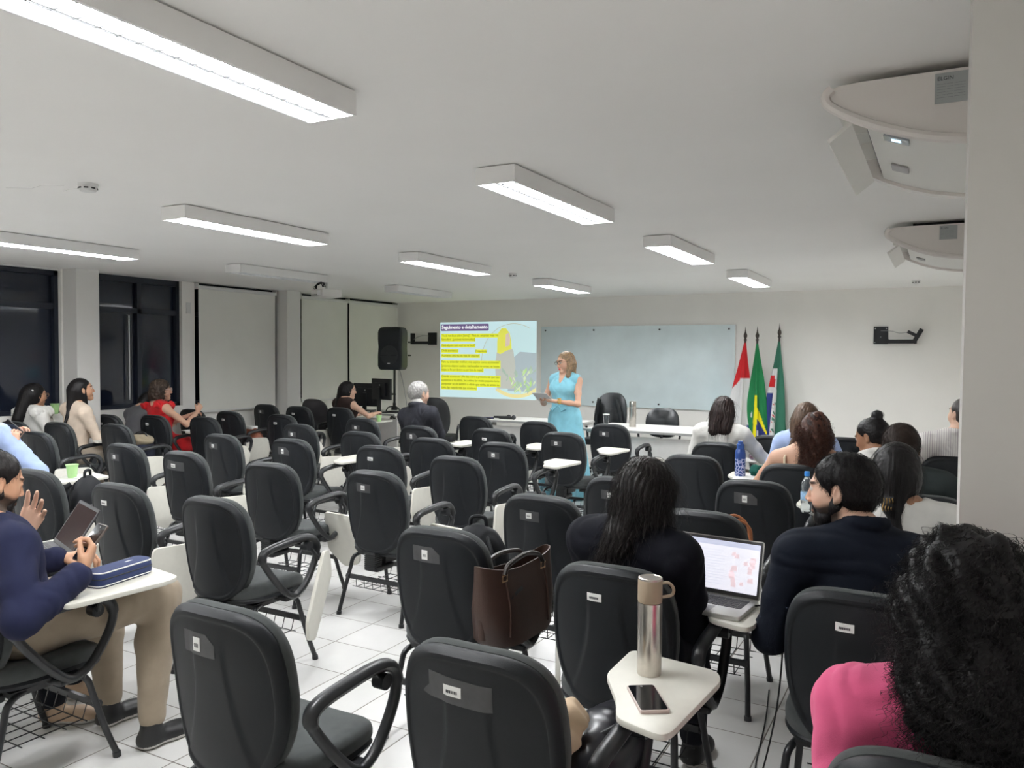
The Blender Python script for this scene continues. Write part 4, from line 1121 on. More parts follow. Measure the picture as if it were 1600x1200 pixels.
# --- dark haired woman at the desk
p = Person((-6.98, 8.25), 0, 'woman with long black hair and sleeveless brown top leaning on her tablet', 'fair', True, hip=(0, -.05, .55), neck=(.0, -.03, .975), head=(.02, .03, 1.10), hrot=(-35, -3, 0), syaw=-10, wR=(.36, .20, .80), wL=(-.1, .3, .74), pR=(.6, -.4, -.3), h=.012, hh=.006).build()
p.top(F_BROWN, 0, seed=5); p.pants(F_DARKTR)
p.hair(HB, 'long', extra=[cone(p.HL(-.02, -.05, -.02), p.HL(-.04, -.09, -.22), .085, .075, .04)], h=.007, hairline=.055, n=60); p.glasses(M_SPEC)

# --- grey haired man
p = Person((-4.52, 6.52), 0, 'grey-haired man in a dark charcoal suit sitting with arms folded', 'fair', False, hip=(0, -.06, .57), neck=(-.06, -.03, 1.04), head=(-.06, .01, 1.195), hrot=(-22, -2, 3), syaw=-14, wR=(-.10, .22, .86), wL=(-.05, .20, .80), handL=dict(d=(.25, .5, -.6), n=(0, -1, 0)), pR=(.7, -.1, -.6), pL=(-.6, .1, -.8), h=.012, hh=.005, girth=1.12, kR=(.2, .36, .5)).build()
p.top(F_GREY, .97, d=.018, amp=.005, seed=6, name='suit_jacket', h=.010, collar=.045); p.pants(F_GREY); p.shoes(M_SHOE)
p.cloth('shirt_collar', [cone(p.neck + A_(0, 0, .03), p.neck + A_(0, .0, .07), .054, .054, .01)], F_WHITE, .006, .006)
p.hair(HGR, 'short', noise='curly', n=130, amp=.0022, h=.005, strand=dict(n=900, length=.02, r=.0012, pts=6, seed=5, curl=.001), cutz=-.035)

# --- the standing speaker
q = Person((-3.66, 8.0), 0, 'woman in a sleeveless aqua outfit and glasses standing and speaking with papers in hand', 'light', True, sc=.95, hs=.97, standing=True, hip=(0, 0, .92), neck=(.0, .0, 1.365), head=(-.02, .03, 1.505), hrot=(-18, -8, 2), syaw=10,
           wR=(.10, .27, 1.10), wL=(-.10, .26, 1.09), pR=(.6, -.6, -.5), pL=(-.6, -.6, -.5), kR=(.09, .02, .5), kL=(-.09, .02, .5), aR=(.10, 0, .1), aL=(-.10, 0, .1), h=.010, hh=.004, handfine=.005,
           handR=dict(d=(-.9, .35, .1), n=(0, .3, .9), curl=(35, 40, 30)), handL=dict(d=(.9, .35, .1), n=(0, .3, .9), curl=(35, 40, 30)), feat=dict(lips=(.55, .06, .07)))
q.rz = 165; q.build(); p = q
p.top(F_AQUA, 0, d=.012, amp=.004, seed=7, vneck=.10, name='sleeveless_top', h=.008)
F = np.eye(3)
p.cloth('skirt', [cone(p.hip + A_(0, 0, .12), p.hip + A_(0, 0, -.02), .125, .188, .03, F, (1, .8, 1)), cone(p.hip + A_(0, 0, -.02), A_(0, 0, .22), .188, .29, .03, F, (1, .8, 1))], F_AQUA, .004, .010,
        lambda x, y, z: np.clip(1.02 - z, 0, .8) * .028 * np.sin(9 * np.arctan2(y, x) + 2.5 * np.sin(z * 3)))
b = MB()
for q_ in (-1, 1): b.tube([A_(q_ * .01, .125, 1.03), A_(q_ * .06, .135, .975), A_(q_ * .11, .12, 1.0)], .011, 8, flat=.6)
b.build('waist_bow', F_AQUA, p.o)
p.shoes(M_SAND)
p.hair(HBL, 'long', extra=[cone(p.HL(.062, -.02, -.03), p.HL(.075, .03, -.155), .036, .028, .03), cone(p.HL(-.062, -.02, -.03), p.HL(-.072, .03, -.15), .034, .026, .03), cone(p.HL(0, -.07, -.03), p.HL(0, -.07, -.14), .06, .045, .03)], hairline=.064, h=.005, noise='wavy', amp=.003, n=50)
p.glasses(M_SPEC)
b = MB(); b.lathe([(.028, -.009), (.030, -.004), (.030, .004), (.028, .009)], 20, M=T(*(p.wL + A_(-.03, -.005, .0))) @ Matrix.Rotation(math.radians(90), 4, 'Y')); b.box(-.016, .016, -.016, .016, .026, .036, M=T(*(p.wL + A_(-.03, 0, 0)))); b.build('wrist_watch', mat('gold', (.75, .5, .2), .3, metal=1), p.o)
SPEAKER = p

# --- woman in white blouse from behind
p = Person((-1.60, 6.55), 3, 'woman with shoulder-length dark brown hair and white blouse seen from behind', 'tan', True, hip=(0, -.05, .56), neck=(.02, .0, 1.01), head=(.02, .05, 1.13), hrot=(-4, -12, 0), wR=(.20, .34, .80), wL=(-.16, .3, .74), pR=(.6, -.3, -.5), pL=(-.4, -.5, -.6), h=.012, hh=.007, sh=.172).build()
p.top(F_WHITE, .97, d=.014, amp=.005, seed=8, r=1.15); p.pants(F_DARKTR)
p.hair(HBR, 'long', extra=[cone(p.HL(-.03, -.06, -.04), p.HL(-.045, -.075, -.17), .065, .055, .04), cone(p.HL(.03, -.06, -.04), p.HL(.045, -.075, -.16), .065, .055, .04)], noise='wavy', h=.006, n=60, amp=.0035, face=True, strand=dict(n=500, length=.09, curl=.003, pitch=.06, r=.0010, pts=10, seed=3))

# --- light brown haired woman in blue
p = Person((-.93, 6.50), 0, 'woman with light brown hair and blue shirt, half hidden behind the brown curls', 'fair', True, hip=(0, -.05, .56), neck=(0, .0, .98), head=(0, .05, 1.10), hrot=(-5, -10, 0), wR=(.2, .3, .75), h=.013, hh=.008).build()
p.top(F_BLUE, .97, d=.016, amp=.005, seed=9); p.pants(F_DARKTR)
p.hair(HLB, 'long', extra=[cone(p.HL(-.02, -.05, -.04), p.HL(-.06, -.06, -.22), .078, .06, .04)], h=.006, n=60, vol=1.06, noise='wavy', amp=.003, strand=dict(n=400, length=.09, r=.001, pts=9, curl=.003, pitch=.06, seed=8))

# --- brown curls
p = Person((-.77, 5.50), 2, 'woman with long reddish-brown curls and a bare shoulder with a thin strap', 'light', True, hip=(0, -.05, .55), neck=(-.02, -.03, .975), head=(.05, .02, 1.095), hrot=(-10, -5, 0), wR=(.2, .3, .74), wL=(-.2, .3, .74), pL=(-.7, -.5, -.4), h=.011, hh=.007, sh=.18).build()
p.top(fabric('cream_camisole', (.62, .52, .40)), 0, seed=10, vneck=.08, name='camisole', low=.14); p.pants(F_JEAN)
p.cloth('strap', [cone(p.neck + A_(-.11, -.07, -.05), p.neck + A_(-.10, .0, .0), .004, .004, .003), cone(p.neck + A_(-.11, -.07, -.05), p.neck + A_(-.10, -.12, -.14), .004, .004, .003)], fabric('cream_strap', (.7, .58, .42)), .004, .005)
p.hair(HCB, 'long', extra=[cone(p.HL(0, -.055, -.04), p.HL(.01, -.075, -.22), .088, .078, .05), cone(p.HL(.0, -.07, -.2), p.HL(.01, -.075, -.26), .06, .05, .05)], noise='curly', n=75, amp=.008, h=.006, vol=1.05,
       strand=dict(n=2200, length=.10, curl=.0095, pitch=.028, r=.0020, pts=22, seed=7, mask=lambda C: (C[:, 2] < 1.14) + .08))
p.hair(HBR, 'short', h=.007, name='hair_crown', n=60, cutz=-.01, ear=False, vol=1.05)

# --- bun
p = Person((-.29, 5.48), 0, 'woman with black hair in a high bun looking down to her left', 'brown', True, hip=(0, -.05, .56), neck=(-.06, .0, .965), head=(-.10, .05, 1.075), hrot=(68, -18, 0), wR=(.15, .3, .74), h=.012, hh=.005).build()
p.top(F_WHITE, .97, seed=11, collar=.03); p.pants(F_DARKTR)
p.hair(HB, 'short', extra=[ell(p.HL(.0, -.075, .125), A_(.036, .036, .034), .012), cone(p.HL(0, -.05, .06), p.HL(.0, -.07, .11), .03, .02, .02)], h=.006, n=90, hairline=.066, cutz=-.005, strand=dict(n=120, length=.03, r=.0008, pts=7, seed=3))

# --- thinning dark hair man
p = Person((-.19, 4.66), 0, 'man with short thinning dark hair and a dark jacket seen from behind', 'tan', False, hs=1.1, hip=(0, -.05, .57), neck=(0, -.03, .98), head=(.0, .03, 1.10), hrot=(6, -6, 0), wR=(.15, .3, .74), h=.012, hh=.006, sh=.21).build()
p.top(F_GT, .97, d=.018, amp=.005, seed=12, name='jacket', collar=.05); p.pants(F_DARKTR)
p.hair(mat('thinning_hair', (.020, .012, .009), .6, spec=.25), 'short', h=.005, noise='curly', n=160, amp=.002, strand=dict(n=1300, length=.03, r=.0008, pts=7, seed=9), cutz=-.030, vol=.98)

# --- gold clip woman
p = Person((-.08, 3.60), 0, 'woman with long black hair held by a gold claw clip, white top', 'brown', True, hs=1.06, hip=(0, -.05, .56), neck=(-.04, -.03, .965), head=(-.08, .03, 1.10), hrot=(4, -8, 0), wR=(.15, .3, .74), h=.012, hh=.008, sh=.19).build()
p.top(F_WHITE, .97, d=.014, seed=13, amp=.004); p.pants(F_DARKTR)
p.hair(HB, 'long', extra=[cone(p.HL(0, -.06, -.02), p.HL(-.01, -.085, -.12), .066, .040, .03), cone(p.HL(-.01, -.085, -.12), p.HL(.01, -.10, -.26), .036, .024, .03)], h=.005, n=110, amp=.0016, vol=1.02, strand=dict(n=350, length=.10, r=.0007, pts=9, seed=11))
b = MB()
for i in range(4):
    for q_ in (-1, 1):
        c = p.HL(-.045 + .010 * i, -.118, -.115); b.tube(spline([c, c + A_(q_ * .003, -.012, .014 * q_), c + A_(0, -.004, .026 * q_)], 4), .0022, 6)
b.build('hair_clip', MATS['gold'], p.o)

# --- striped shirt man by the pillar
p = Person((.08, 6.60), 0, 'person in a fine-striped white shirt seated at the pillar edge, cut off by it', 'fair', False, hip=(0, -.05, .57), neck=(.02, -.12, 1.03), head=(.05, -.10, 1.18), hrot=(42, 8, 0), syaw=20, wR=(.15, .3, .74), wL=(-.2, .2, .72), h=.012, hh=.006, girth=1.1, sh=.215).build()
p.top(F_STR, .97, d=.018, amp=.006, seed=14, collar=.04, r=1.15); p.pants(F_DARKTR); p.hair(mat('short_dark_hair', (.02, .014, .012), .5), 'short', h=.008)

# --- bearded man in the dark suit
p = Person((-.20, 2.72), 0, 'bearded man in a dark navy suit turning his head to the left', 'fair', False, hip=(.0, -.07, .57), neck=(-.01, .03, 1.00), head=(-.085, .07, 1.145), hrot=(84, -3, 0), syaw=14, wR=(.2, .42, .74), wL=(-.17, .20, .66), pL=(-.45, -.6, -.6), h=.009, hh=.0028, sh=.205,
           feat=dict(beard=(.012, .009, .008, .95), brow=(.006, .005, .005)), handfine=.006).build()
p.top(F_SUIT, .98, d=.017, amp=.0045, seed=15, name='suit_jacket', h=.008, collar=.050, r=1.1); p.pants(F_DARKTR); p.shoes(M_SHOE)
p.hair(HB, 'short', h=.004, noise='curly', n=150, amp=.0016, hairline=.060, cutz=-.040, vol=1.03, strand=dict(n=2200, length=.018, r=.0008, pts=7, curl=.003, pitch=.012, seed=15))
beard(p, HB)

# --- laptop woman
p = Person((-.95, 2.63), 0, 'woman with long wavy black hair and black blazer working at the bright laptop', 'tan', True, hip=(0, -.07, .56), neck=(.02, -.02, .975), head=(.05, .03, 1.10), hrot=(-14, -10, 0), syaw=-6, wR=(.13, .28, .765), wL=(-.04, .34, .77), pR=(.25, -.5, -.8), pL=(-.6, -.3, -.6), h=.009, hh=.005, sh=.18, feat={}, handfine=.006).build()
p.top(F_BLAZ, .98, d=.020, amp=.004, seed=16, name='blazer', h=.008, r=1.15); p.pants(F_DARKTR); p.shoes(M_SHOE); p.glasses(M_SPEC)
p.hair(HB2, 'long', extra=[cone(p.HL(0, -.05, -.03), p.HL(-.03, -.075, -.17), .075, .060, .04), cone(p.HL(-.03, -.08, -.15), p.HL(-.075, -.10, -.24), .050, .034, .04), cone(p.HL(.05, -.03, -.05), p.HL(.075, -.03, -.24), .035, .016, .03)],
       noise='wavy', n=60, amp=.003, h=.005, vol=1.05, strand=dict(n=3000, length=.15, curl=.006, pitch=.085, r=.00075, pts=22, seed=16))

# --- woman in pink
p = Person((.05, 1.72), 4, 'woman in pink knit with a mass of long black curls, nearest, bottom right', 'tan', True, hip=(0, -.06, .56), neck=(.0, -.03, .955), head=(.0, .03, 1.115), hrot=(6, -12, 0), wR=(.02, .12, .66), wL=(-.14, .14, .64), pL=(-.15, -.6, -.8), pR=(.2, -.5, -.8), kR=(-.02, .20, .5), kL=(-.2, .20, .5), aR=(-.02, .16, .09), aL=(-.2, .16, .09), h=.009, hh=.008, sh=.200).build()
p.top(F_PINK, .97, d=.016, amp=.0045, seed=17, h=.007, r=1.12); p.pants(F_JEAN); p.shoes(M_SHOE)
p.hair(HB, 'long', extra=[cone(p.HL(0, -.045, -.02), p.HL(0, -.065, -.16), .110, .125, .05), cone(p.HL(0, -.07, -.14), p.HL(.03, -.085, -.22), .095, .07, .05)], noise='curly', n=60, amp=.010, h=.006, vol=1.2,
       strand=dict(n=4200, length=.12, curl=.0095, pitch=.036, r=.0008, pts=30, seed=17, lift=.002))

# --- man in navy sweater at left
p = Person((-3.06, 1.72), 0, 'bearded man in a navy sweater and khaki trousers looking at the phone in his hand', 'tan', False, hip=(0, -.02, .57), neck=(-.01, -.10, .945), head=(-.065, -.03, 1.088), hrot=(-10, -15, 0), syaw=-4,
           wR=(.35, .04, .785), wL=(-.16, .28, .72), pR=(.45, -.6, -.7), pL=(-.8, -.2, -.6), h=.009, hh=.003, handfine=.004, girth=1.06,
           handR=dict(d=(-.22, .55, .62), n=(-.72, -.55, .35), curl=(48, 52, 35), thumb=(.15, .95, .55)), kR=(.24, .46, .58), kL=(-.10, .44, .55), aR=(.30, .36, .09), aL=(-.02, .40, .09), feat=dict(beard=(.014, .010, .008, .93), closed=True)).build()
NAVY = p
p.top(F_NAVY, .96, d=.015, amp=.0035, seed=18, name='sweater', h=.008, collar=.035, r=1.12); p.pants(F_KHAKI, d=.014); p.shoes(M_SHOE)
p.hair(HB2, 'short', h=.005, noise='curly', n=150, amp=.0012, strand=dict(n=1500, length=.016, r=.0007, pts=5, seed=18), hairline=.060, cutz=-.035)
beard(p, HB2)

# --- neighbour with the dark laptop, one hand raised
p = Person((-3.72, 1.86), -50, 'person hidden behind the navy sweater man, one open hand raised, palm showing', 'fair', True, hip=(0, -.02, .56), neck=(.05, .0, 1.0), head=(-.02, -.06, 1.14), wL=(.225, .335, .82), wR=(.12, .30, .70), pL=(-.2, -.4, -.8), h=.010, hh=.006, handfine=.004,
           handL=dict(d=(.033, .43, .9), n=(.94, .10, .2), curl=(10, 14, 12), per=[(8, 10, 10), (10, 12, 10), (16, 18, 14), (22, 24, 18)], spread=11, thumb=(.75, .6, .25), s=1.2), aR=(.15, .42, .07), aL=(-.1, .42, .07)).build()
p.top(F_WHITE, .97, seed=19); p.pants(F_DARKTR); p.shoes(M_SAND, 'sandal'); p.hair(HBR, 'short')
RAISED = p

# --- person at left edge holding up a phone
p = Person((-5.66, 3.18), 0, 'person in a pale blue shirt at the left edge holding a phone up', 'light', False, hip=(0, -.08, .56), neck=(-.18, -.08, 1.0), head=(-.30, -.10, 1.16), hrot=(-20, 0, 0), elR=(.285, .02, .765), wR=(.135, -.05, .925), wL=(-.3, .2, .95), pR=(.9, .25, -.7), h=.012, hh=.008, handfine=.005, fa=.24,
           handR=dict(d=(-.25, .05, .95), n=(-.6, .75, .1), curl=(35, 40, 30), thumb=(.6, .75, .3))).build()
p.top(F_BLUE, .93, d=.016, amp=.005, seed=20); p.pants(F_DARKTR); p.hair(HB, 'short')
BLUEP = p
# ------------------------------------------------------------------ air conditioners
M_AC = mat('air_conditioner_plastic', (.74, .70, .67), .35, coat=.2)
M_AC2 = mat('air_conditioner_panel', (.80, .79, .75), .45)
def prism_y(poly, y0, y1, mi=0, mb=None):  # polygon given in x,z
    mb = mb or MB(); A = Matrix(((1, 0, 0, 0), (0, 0, 1, 0), (0, 1, 0, 0), (0, 0, 0, 1)))
    return mb.prism(poly, y0, y1, mi, A)
def aircon(y0, y1, label):
    t = thing('air_conditioner', label, 'air conditioner', (0, y0, HC), group='ceiling air conditioners by the pillar')
    L_ = y1 - y0
    curve = [(-.335, -.040), (-.352, -.060), (-.345, -.088), (-.30, -.122), (-.24, -.155), (-.16, -.190), (-.06, -.222), (.05, -.242), (.20, -.255), (.415, -.26)]
    top = [(.415, -.03), (-.25, -.030), (-.31, -.033)]
    cap = [tuple(v)[:2] for v in [Vector((a, b, 0)) for a, b in curve + top]]
    prism_y(cap, 0, .06).build('end_cap', M_AC, t, ang=50); 
    prism_y(cap, L_ - .06, L_).build('end_cap', M_AC, t, ang=50)
    lip = MB(); lip.tube([(x, .0, z) for x, z in spline([(a, b, 0) for a, b in curve[1:]], 4) and [(v[0], v[1]) for v in spline([(a, b, 0) for a, b in curve], 4)]], .016, 8, flat=1.0); lip.build('end_rim', M_AC, t)
    body = [(-.24, -.140), (-.16, -.176), (-.06, -.208), (.05, -.228), (.20, -.241), (.415, -.246), (.415, -.03), (-.24, -.035)]
    prism_y(body, .06, L_ - .06).build('casing', M_AC2, t, ang=50)
    prism_y([(-.25, -.115), (-.23, -.115), (-.23, -.04), (-.25, -.04)], .06, L_ - .06).build('air_outlet', M_BLACK, t, smooth=False)
    prism_y([(-.345, -.052), (-.24, -.04), (-.24, -.034), (-.345, -.042)], .06, L_ - .06).build('top_deflector', M_AC2, t, smooth=False)
    A = T(-.29, 0, -.15) @ Matrix.Rotation(math.radians(-38), 4, 'Y')
    MB().box(-.075, .012, .045, L_ - .05, -.006, .006, M=A).build('outlet_flap', M_AC2, t, smooth=False)
    for yy in (.3, .7):
        b = MB(); b.box(-.33, -.24, L_ * yy, L_ * yy + .012, -.11, -.045); b.build('vane', M_AC2, t, smooth=False)
    B = T(-.17, .13, -.174) @ Matrix.Rotation(math.radians(20), 4, 'Y')
    d = MB().box(-.02, .06, 0, .07, -.006, .0, M=B).build('display_window', mat('display_bezel', (.35, .38, .4), .2), t, smooth=False)
    MB().box(.005, .035, .02, .05, -.0075, -.006, M=B).build('display_light', mat('display_glow', (.5, .7, .9), .4, emis=(.55, .8, 1.0), estr=1.6), t, smooth=False)
    MB().box(-.02, .04, .45, .55, -.0065, .0, M=B).build('grey_sticker', mat('grey_sticker', (.42, .41, .41), .5), t, smooth=False)
    s_ = MB().box(-.042, .06, -.004, 0, -.045, .045, M=T(.0, -.0005, -.085)).build('rating_plate', mat('silver_plate', (.40, .42, .42), .4), t, smooth=False)
    R9 = Matrix.Rotation(math.radians(90), 4, 'X')
    text('brand_text', 'ELGIN', .016, T(-.036, -.0055, -.062) @ R9, M_INK, s_, .0003)
    for k in range(6): text('rating_text', 'xxxx xxx xxxxx'.replace('x', '\u2013'), .006, T(-.036, -.0055, -.075 - .008 * k) @ R9, M_INK, s_, .0002, width=.075)
    for yy in (.1, L_ - .15):
        MB().box(-.2, .3, yy, yy + .03, -.034, 0).build('ceiling_bracket', M_BLACK, t, smooth=False)
    return t
aircon(2.76, 3.80, 'white ceiling air conditioner at upper right, the larger near one with its flap open')
aircon(5.90, 6.94, 'white ceiling air conditioner beyond the first, smaller in view, flap open')

# ------------------------------------------------------------------ front desks
M_DESK = mat('grey_white_laminate', (.62, .61, .59), .5, var=.03, vscale=20)
M_EDGE = mat('grey_desk_edge', (.33, .33, .32), .5)
def desk(x0, x1, y0, y1, z, label, panel_y=None, panel=(.15, .60)):
    cx, cy = (x0 + x1) / 2, (y0 + y1) / 2
    t = thing('desk', label, 'desk', (cx, cy, 0)); w_, d = (x1 - x0) / 2, (y1 - y0) / 2
    MB().box(-w_, w_, -d, d, z - .025, z).build('desk_top', [M_DESK], t, smooth=False)
    MB().box(-w_ - .002, w_ + .002, -d - .003, -d, z - .026, z - .001).build('edge_band', M_EDGE, t, smooth=False)
    MB().box(-w_ + .05, w_ - .05, -d + .13, -d + .148, panel[0], z - .08).build('modesty_panel', M_DESK, t, smooth=False)
    for sx in (-1, 1):
        b = MB(); x = sx * (w_ - .04)
        b.box(x - .03, x + .03, -.04, .02, .03, z - .03); b.box(x - .025, x + .025, -d + .05, d - .05, .0, .035); b.box(x - .02, x + .02, -d + .06, d - .06, z - .05, z - .025)
        b.build('leg', M_DESK if sx > 0 else M_EDGE, t, smooth=False)
    return t
desk(-3.62, -2.27, 8.42, 9.32, .75, 'grey-white desk at front right holding the steel flask and covered glass')
desk(-5.28, -3.93, 8.86, 9.50, .75, 'grey-white desk at front left behind the standing speaker')
desk(-8.05, -6.70, 8.95, 9.60, .75, 'computer desk in the far left corner under the monitors')

def office_chair(x, y, rz, topz, w_, label, m, high=False):
    t = thing('office_chair', label, 'office chair', (x, y, 0), math.radians(rz)); h = (topz - .50) / 2
    b = MB(); vs = []; fs = []; N = 40
    prof = [(.3, -.055), (.75, -.05), (.93, -.035), (1.0, -.01), (.97, .02), (.8, .035), (.3, .03)]
    for r, yy in prof:
        for k in range(N):
            a = 2 * math.pi * k / N; c, s = math.cos(a), math.sin(a); e = 2 / 3.0
            x_ = w_ / 2 * abs(c) ** e * (1 if c >= 0 else -1) * (1 - .10 * max(0, s)); z_ = h * abs(s) ** e * (1 if s >= 0 else -1)
            vs.append((x_ * r, yy - .02 + .05 * (x_ / (w_ / 2)) ** 2 * -1 * -1, z_ * r + .50 + h))
    for i in range(len(prof) - 1):
        for k in range(N): j = (k + 1) % N; fs.append((i * N + k, i * N + j, (i + 1) * N + j, (i + 1) * N + k))
    fs.append(tuple(range(N))[::-1]); fs.append(tuple((len(prof) - 1) * N + k for k in range(N)))
    b.add(vs, fs, M=T(0, -.23, 0) @ Matrix.Rotation(math.radians(5), 4, 'X')); b.build('backrest', m, t)
    if high:
        for sx in (-1, 1):
            MB().tube(spline([(sx * w_ * .40, -.175, .62), (sx * w_ * .36, -.16, .8), (sx * w_ * .26, -.15, topz - .08)], 6), .028, 10).build('side_bolster', m, t)
    MB().prism(rounded([(-.24, -.2), (.24, -.2), (.23, .26), (-.23, .26)], .1), .42, .50, bev=.02).build('seat', m, t)
    MB().tube([(0, 0, .08), (0, 0, .42)], .03, 12).build('gas_column', M_FRAME, t)
    MB().tube([(0, -.05, .41), (0, -.22, .42), (0, -.255, .56)], .02, 8).build('back_bar', M_FRAME, t)
    b = MB()
    for k in range(5):
        a = 2 * math.pi * k / 5; b.tube([(0, 0, .1), (.28 * math.cos(a), .28 * math.sin(a), .065)], .018, 8)
    b.build('star_base', M_FRAME, t)
    for k in range(5):
        a = 2 * math.pi * k / 5; MB().tube([(.28 * math.cos(a) - .012, .28 * math.sin(a), .027), (.28 * math.cos(a) + .012, .28 * math.sin(a), .027)], .027, 12).build('caster', M_BLACK, t)
    for sx in (-1, 1):
        MB().tube(spline([(sx * .27, -.12, .44), (sx * .29, -.12, .62), (sx * .29, .0, .64), (sx * .28, .1, .62)], 6), .016, 8).build('arm', M_ARM, t)
    return t
M_LEATH = mat('black_leather', (.012, .014, .016), .33, bump=.2, bscale=250)
office_chair(-3.95, 9.85, 180, 1.09, .46, 'high-backed black leather chair behind the desk, left of the steel flask', M_LEATH, True)
office_chair(-3.27, 9.98, 180, .90, .46, 'low-backed black leather chair behind the right end of the front desk', M_LEATH)
office_chair(-5.98, 8.98, 20, 1.03, .44, 'black curved-back chair behind the grey-haired man', mat('black_mesh', (.012, .013, .014), .8, bump=.3, bscale=900))
office_chair(-7.62, 8.58, 10, .975, .42, 'dark grey fabric chair behind the dark-haired woman at the corner desk', mat('charcoal_mesh', (.035, .033, .036), .9, bump=.4, bscale=900))

# monitors and desk stuff
def monitor(x, y, rz, w_, h, zc, label, tower=False):
    t = thing('monitor', label, 'monitor', (x, y, .75), math.radians(rz))
    MB().box(-w_ / 2, w_ / 2, -.012, .022, zc - h / 2, zc + h / 2).build('monitor_case', mat('black_glossy_plastic', (.010, .011, .013), .3), t, smooth=False)
    MB().box(-w_ / 2 + .014, w_ / 2 - .014, .022, .0235, zc - h / 2 + .014, zc + h / 2 - .014).build('screen', mat('screen_off', (.01, .012, .016), .12), t, smooth=False)
    MB().box(-w_ * .30, w_ * .30, -.034, -.010, zc - h * .32, zc + h * .30).build('rear_housing', MATS['black_glossy_plastic'], t, smooth=False)
    MB().box(-.028, .028, -.06, -.03, 0, zc + .03).build('stand_column', MATS['black_glossy_plastic'], t, smooth=False)
    MB().prism(rounded([(-.13, -.12), (.13, -.12), (.13, .09), (-.13, .09)], .03), 0, .014).build('stand_base', MATS['black_glossy_plastic'], t)
    MB().lathe([(.012, 0), (.012, .002)], 14, M=T(0, -.0345, zc + h * .2) @ Matrix.Rotation(math.radians(90), 4, 'X')).build('round_badge', M_EDGE, t)
monitor(-7.06, 9.12, -12, .40, .30, .335, 'black monitor on its stand, seen from behind, nearer of two on the corner desk')
monitor(-7.48, 9.30, 8, .42, .34, .235, 'black monitor behind the other, partly hidden, on the corner desk')
t = thing('keyboard', 'black keyboard lying on the corner desk by the loudspeaker stand', 'keyboard', (-6.92, 9.20, .75), .3)
MB().box(-.13, .13, -.06, .06, 0, .02, bev=.008).build('keyboard_case', M_BLACK, t)
MB().tube(spline([(-.1, .0, .02), (-.08, .04, .07), (0, .05, .085), (.08, .02, .06), (.11, -.02, .02)], 6), .009, 8).build('coiled_cable', M_BLACK, t)

# loudspeaker on stand
M_SPK = mat('loudspeaker_plastic', (.010, .0135, .018), .55, bump=.2, bscale=300)
t = thing('loudspeaker', 'black loudspeaker with round grille raised on a tripod in the far left corner', 'loudspeaker', (-7.30, 9.75, 1.35), math.radians(188))
P_ = rounded([(-.21, .17), (-.14, -.17), (.14, -.17), (.21, .17)][::-1], .05)
b = MB(); zs = [(0, .80), (.02, .93), (.06, 1.0), (.22, 1.0), (.34, .96), (.46, 1.0), (.56, 1.0), (.60, .95), (.635, .80), (.645, .6)]
vs = []; fs = []; n_ = len(P_)
for z, k in zs:
    for x, y in P_: vs.append((x * k, y * (.5 + k / 2), z))
for i in range(len(zs) - 1):
    for k in range(n_): j = (k + 1) % n_; fs.append((i * n_ + k, i * n_ + j, (i + 1) * n_ + j, (i + 1) * n_ + k))
fs.append(tuple(range(n_))[::-1]); fs.append(tuple((len(zs) - 1) * n_ + k for k in range(n_)))
b.add(vs, fs).build('cabinet', M_SPK, t)
RX = Matrix.Rotation(math.radians(-90), 4, 'X')
MB().lathe([(.145, 0), (.145, .006), (.13, .012), (.0, .016)], 32, M=T(0, .165, .22) @ RX).build('round_grille', mat('grille_mesh', (.03, .032, .036), .7, bump=1, bscale=700), t)
MB().box(-.14, .14, .172, .180, .212, .226).build('grille_bar', M_SPK, t, smooth=False)
MB().prism(rounded([(-.13, .40), (.13, .40), (.15, .58), (-.15, .58)], .03), .165, .172, M=Matrix(((1, 0, 0, 0), (0, 0, 1, 0), (0, 1, 0, 0), (0, 0, 0, 1)))).build('horn', M_SPK, t)
MB().box(-.02, .02, .178, .184, .09, .105).build('maker_badge', M_LABEL, t, smooth=False)
for z in (.22, .42): MB().tube([(-.17, -.12, z), (-.17, -.19, z)], .012, 8).build('rear_knob', M_BLACK, t)
t = thing('speaker_stand', 'black tripod stand carrying the loudspeaker in the far left corner', 'speaker stand', (-7.30, 9.75, 0))
MB().tube([(0, 0, .3), (0, 0, 1.36)], .018, 12).build('pole', M_FRAME, t)
MB().tube([(0, 0, .12), (0, 0, .85)], .024, 12).build('sleeve', M_FRAME, t)
MB().tube([(-.07, 0, .98), (.02, 0, .98)], .014, 8).build('clamp_knob', M_BLACK, t)
MB().lathe([(.03, .70), (.05, .72), (.05, .78), (.03, .80)], 16).build('collar', M_BLACK, t)
for k in range(3):
    a = 2 * math.pi * k / 3 + .5; MB().tube([(.03 * math.cos(a), .03 * math.sin(a), .74), (.42 * math.cos(a), .42 * math.sin(a), .012)], .012, 8).build('leg', M_FRAME, t)
c = MB().tube(spline([(-7.26, 9.8, 1.4), (-7.2, 9.85, 1.1), (-7.12, 9.9, .5), (-7.08, 9.95, .01)], 8), .006, 6).build('speaker_cable', mat('grey_cable', (.3, .3, .3)), None)
tag(c, 'thin grey cable hanging from the loudspeaker to the floor', 'cable')

